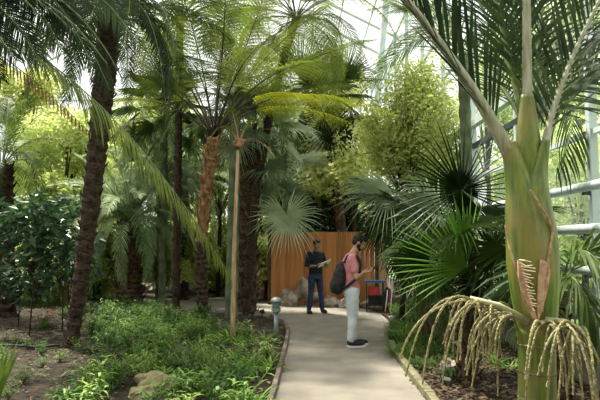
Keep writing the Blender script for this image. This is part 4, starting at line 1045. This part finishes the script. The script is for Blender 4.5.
scatter(pl4, 16, .3, lambda p: plant(p, 'leafy', 'moss', rnd.uniform(.4, .7), 'small green sprout on bare soil in the bottom left', 'sprouts on the bare soil', 'sprout'))
pr = [G(*q) for q in ((393, 350), (398, 326), (425, 322), (440, 345), (405, 362))]
scatter(pr, 26, .19, lambda p: plant(p, 'fine', 'moss' if rnd.random() < .5 else 'cover', rnd.uniform(1.1, 1.7), 'feathery green tuft beside the right edge of the path', 'feathery tufts right of the path', 'feathery_tuft'))
pr2 = [G(*q) for q in ((412, 365), (435, 350), (470, 360), (440, 392))]
scatter(pr2, 9, .22, lambda p: plant(p, 'fine', 'cover', rnd.uniform(.9, 1.3), 'feathery tuft in leaf litter right of the timber kerb', 'feathery tufts right of the timber kerb', 'feathery_tuft'))
pr3 = [G(*q) for q in ((392, 322), (388, 312), (440, 308), (470, 330), (430, 326))]
scatter(pr3, 22, .28, lambda p: plant(p, 'leafy', 'cover', rnd.uniform(1.0, 1.6), 'leafy green plant below the drooping fan palm right of the path', 'leafy plants below the right fan palms'))
pr4 = [G(*q) for q in ((470, 330), (600, 330), (600, 390), (480, 380))]
scatter(pr4, 24, .3, lambda p: plant(p, 'arch', 'moss', rnd.uniform(.9, 1.3), 'dark arching plant on the ground behind the hanging fruit strands', 'plants behind the fruit strands', 'arching_leaf_clump'))
# flowers
gb = G(41, 329)
root = thing('orange_flower_plant', 'small plant with orange-red flowers on soil left of the leaning palm', 'flower', (gb.x, gb.y, 0))
a, c = clumps['leafy', 'cover', 0]; q = mk('leaves', a, root); q.scale = (1.2, 1.2, .8); mk('stems', c, root)
for k in range(9):
    b = MB(); cx, cy, cz = rnd.uniform(-.28, .28), rnd.uniform(-.15, .1), rnd.uniform(.24, .34)
    for j in range(6):
        a_ = j*PI/3; b.blade(V((cx, cy, cz)), V((math.cos(a_), math.sin(a_), .5)), V((-math.sin(a_), math.cos(a_), 0)), .085, .05, .3)
    b.build('flower', M['orange'], root)
# leaf litter and moss: uncountable
b = MB()
for k in range(14000):
    if k % 3: x, y = rnd.uniform(1.2, 3.2), rnd.uniform(4.5, 15)
    else: x, y = rnd.uniform(-7, -.2), rnd.uniform(6, 17)
    if on_path(x, y): continue
    z = gz(x, y)+.012+rnd.uniform(0, .015); s = rnd.uniform(.025, .075); a = rnd.uniform(0, 6.28); d = V((math.cos(a), math.sin(a), rnd.uniform(-.2, .35))); w = V((-math.sin(a), math.cos(a), rnd.uniform(-.4, .4)))*s*.4; p = V((x, y, z))
    b.add([p, p+d*s*.5-w+V((0, 0, .008)), p+d*s, p+d*s*.5+w+V((0, 0, .008))], [(0, 1, 2), (0, 2, 3)])
tag(b.build('leaf_litter', M['litter']), 'dry brown leaf litter scattered over the soil of the beds', 'leaf litter', kind='stuff')

# ------------------------------------------------------------------ light
w = bpy.data.worlds.new('sky'); scn.world = w; w.use_nodes = True; nt = w.node_tree
bgn = nt.nodes['Background']; bgn.inputs[0].default_value = (1, .985, .955, 1)
tcw = nt.nodes.new('ShaderNodeTexCoord'); sx = nt.nodes.new('ShaderNodeSeparateXYZ'); mr = nt.nodes.new('ShaderNodeMapRange')   # overcast sky: brighter overhead
nt.links.new(tcw.outputs['Generated'], sx.inputs[0]); nt.links.new(sx.outputs['Z'], mr.inputs['Value']); nt.links.new(mr.outputs[0], bgn.inputs[1])
mr.inputs['From Min'].default_value = 0; mr.inputs['From Max'].default_value = 1; mr.inputs['To Min'].default_value = 1.1; mr.inputs['To Max'].default_value = 2.7
sd = bpy.data.lights.new('sun', 'SUN'); sd.energy = 13; sd.angle = R(4); sd.color = (1, .93, .80)
so = bpy.data.objects.new('sun', sd); COL.objects.link(so)
so.rotation_euler = V((-.30, .38, 1)).to_track_quat('Z', 'Y').to_euler()
vs = scn.view_settings; vs.view_transform = 'Standard'; vs.look = 'None'; vs.gamma = 1; vs.exposure = .36; vs.use_curve_mapping = False
scn.display_settings.display_device = 'sRGB'
scn.cycles.max_bounces = 8; scn.cycles.transparent_max_bounces = 12; scn.cycles.transmission_bounces = 6; scn.cycles.diffuse_bounces = 4
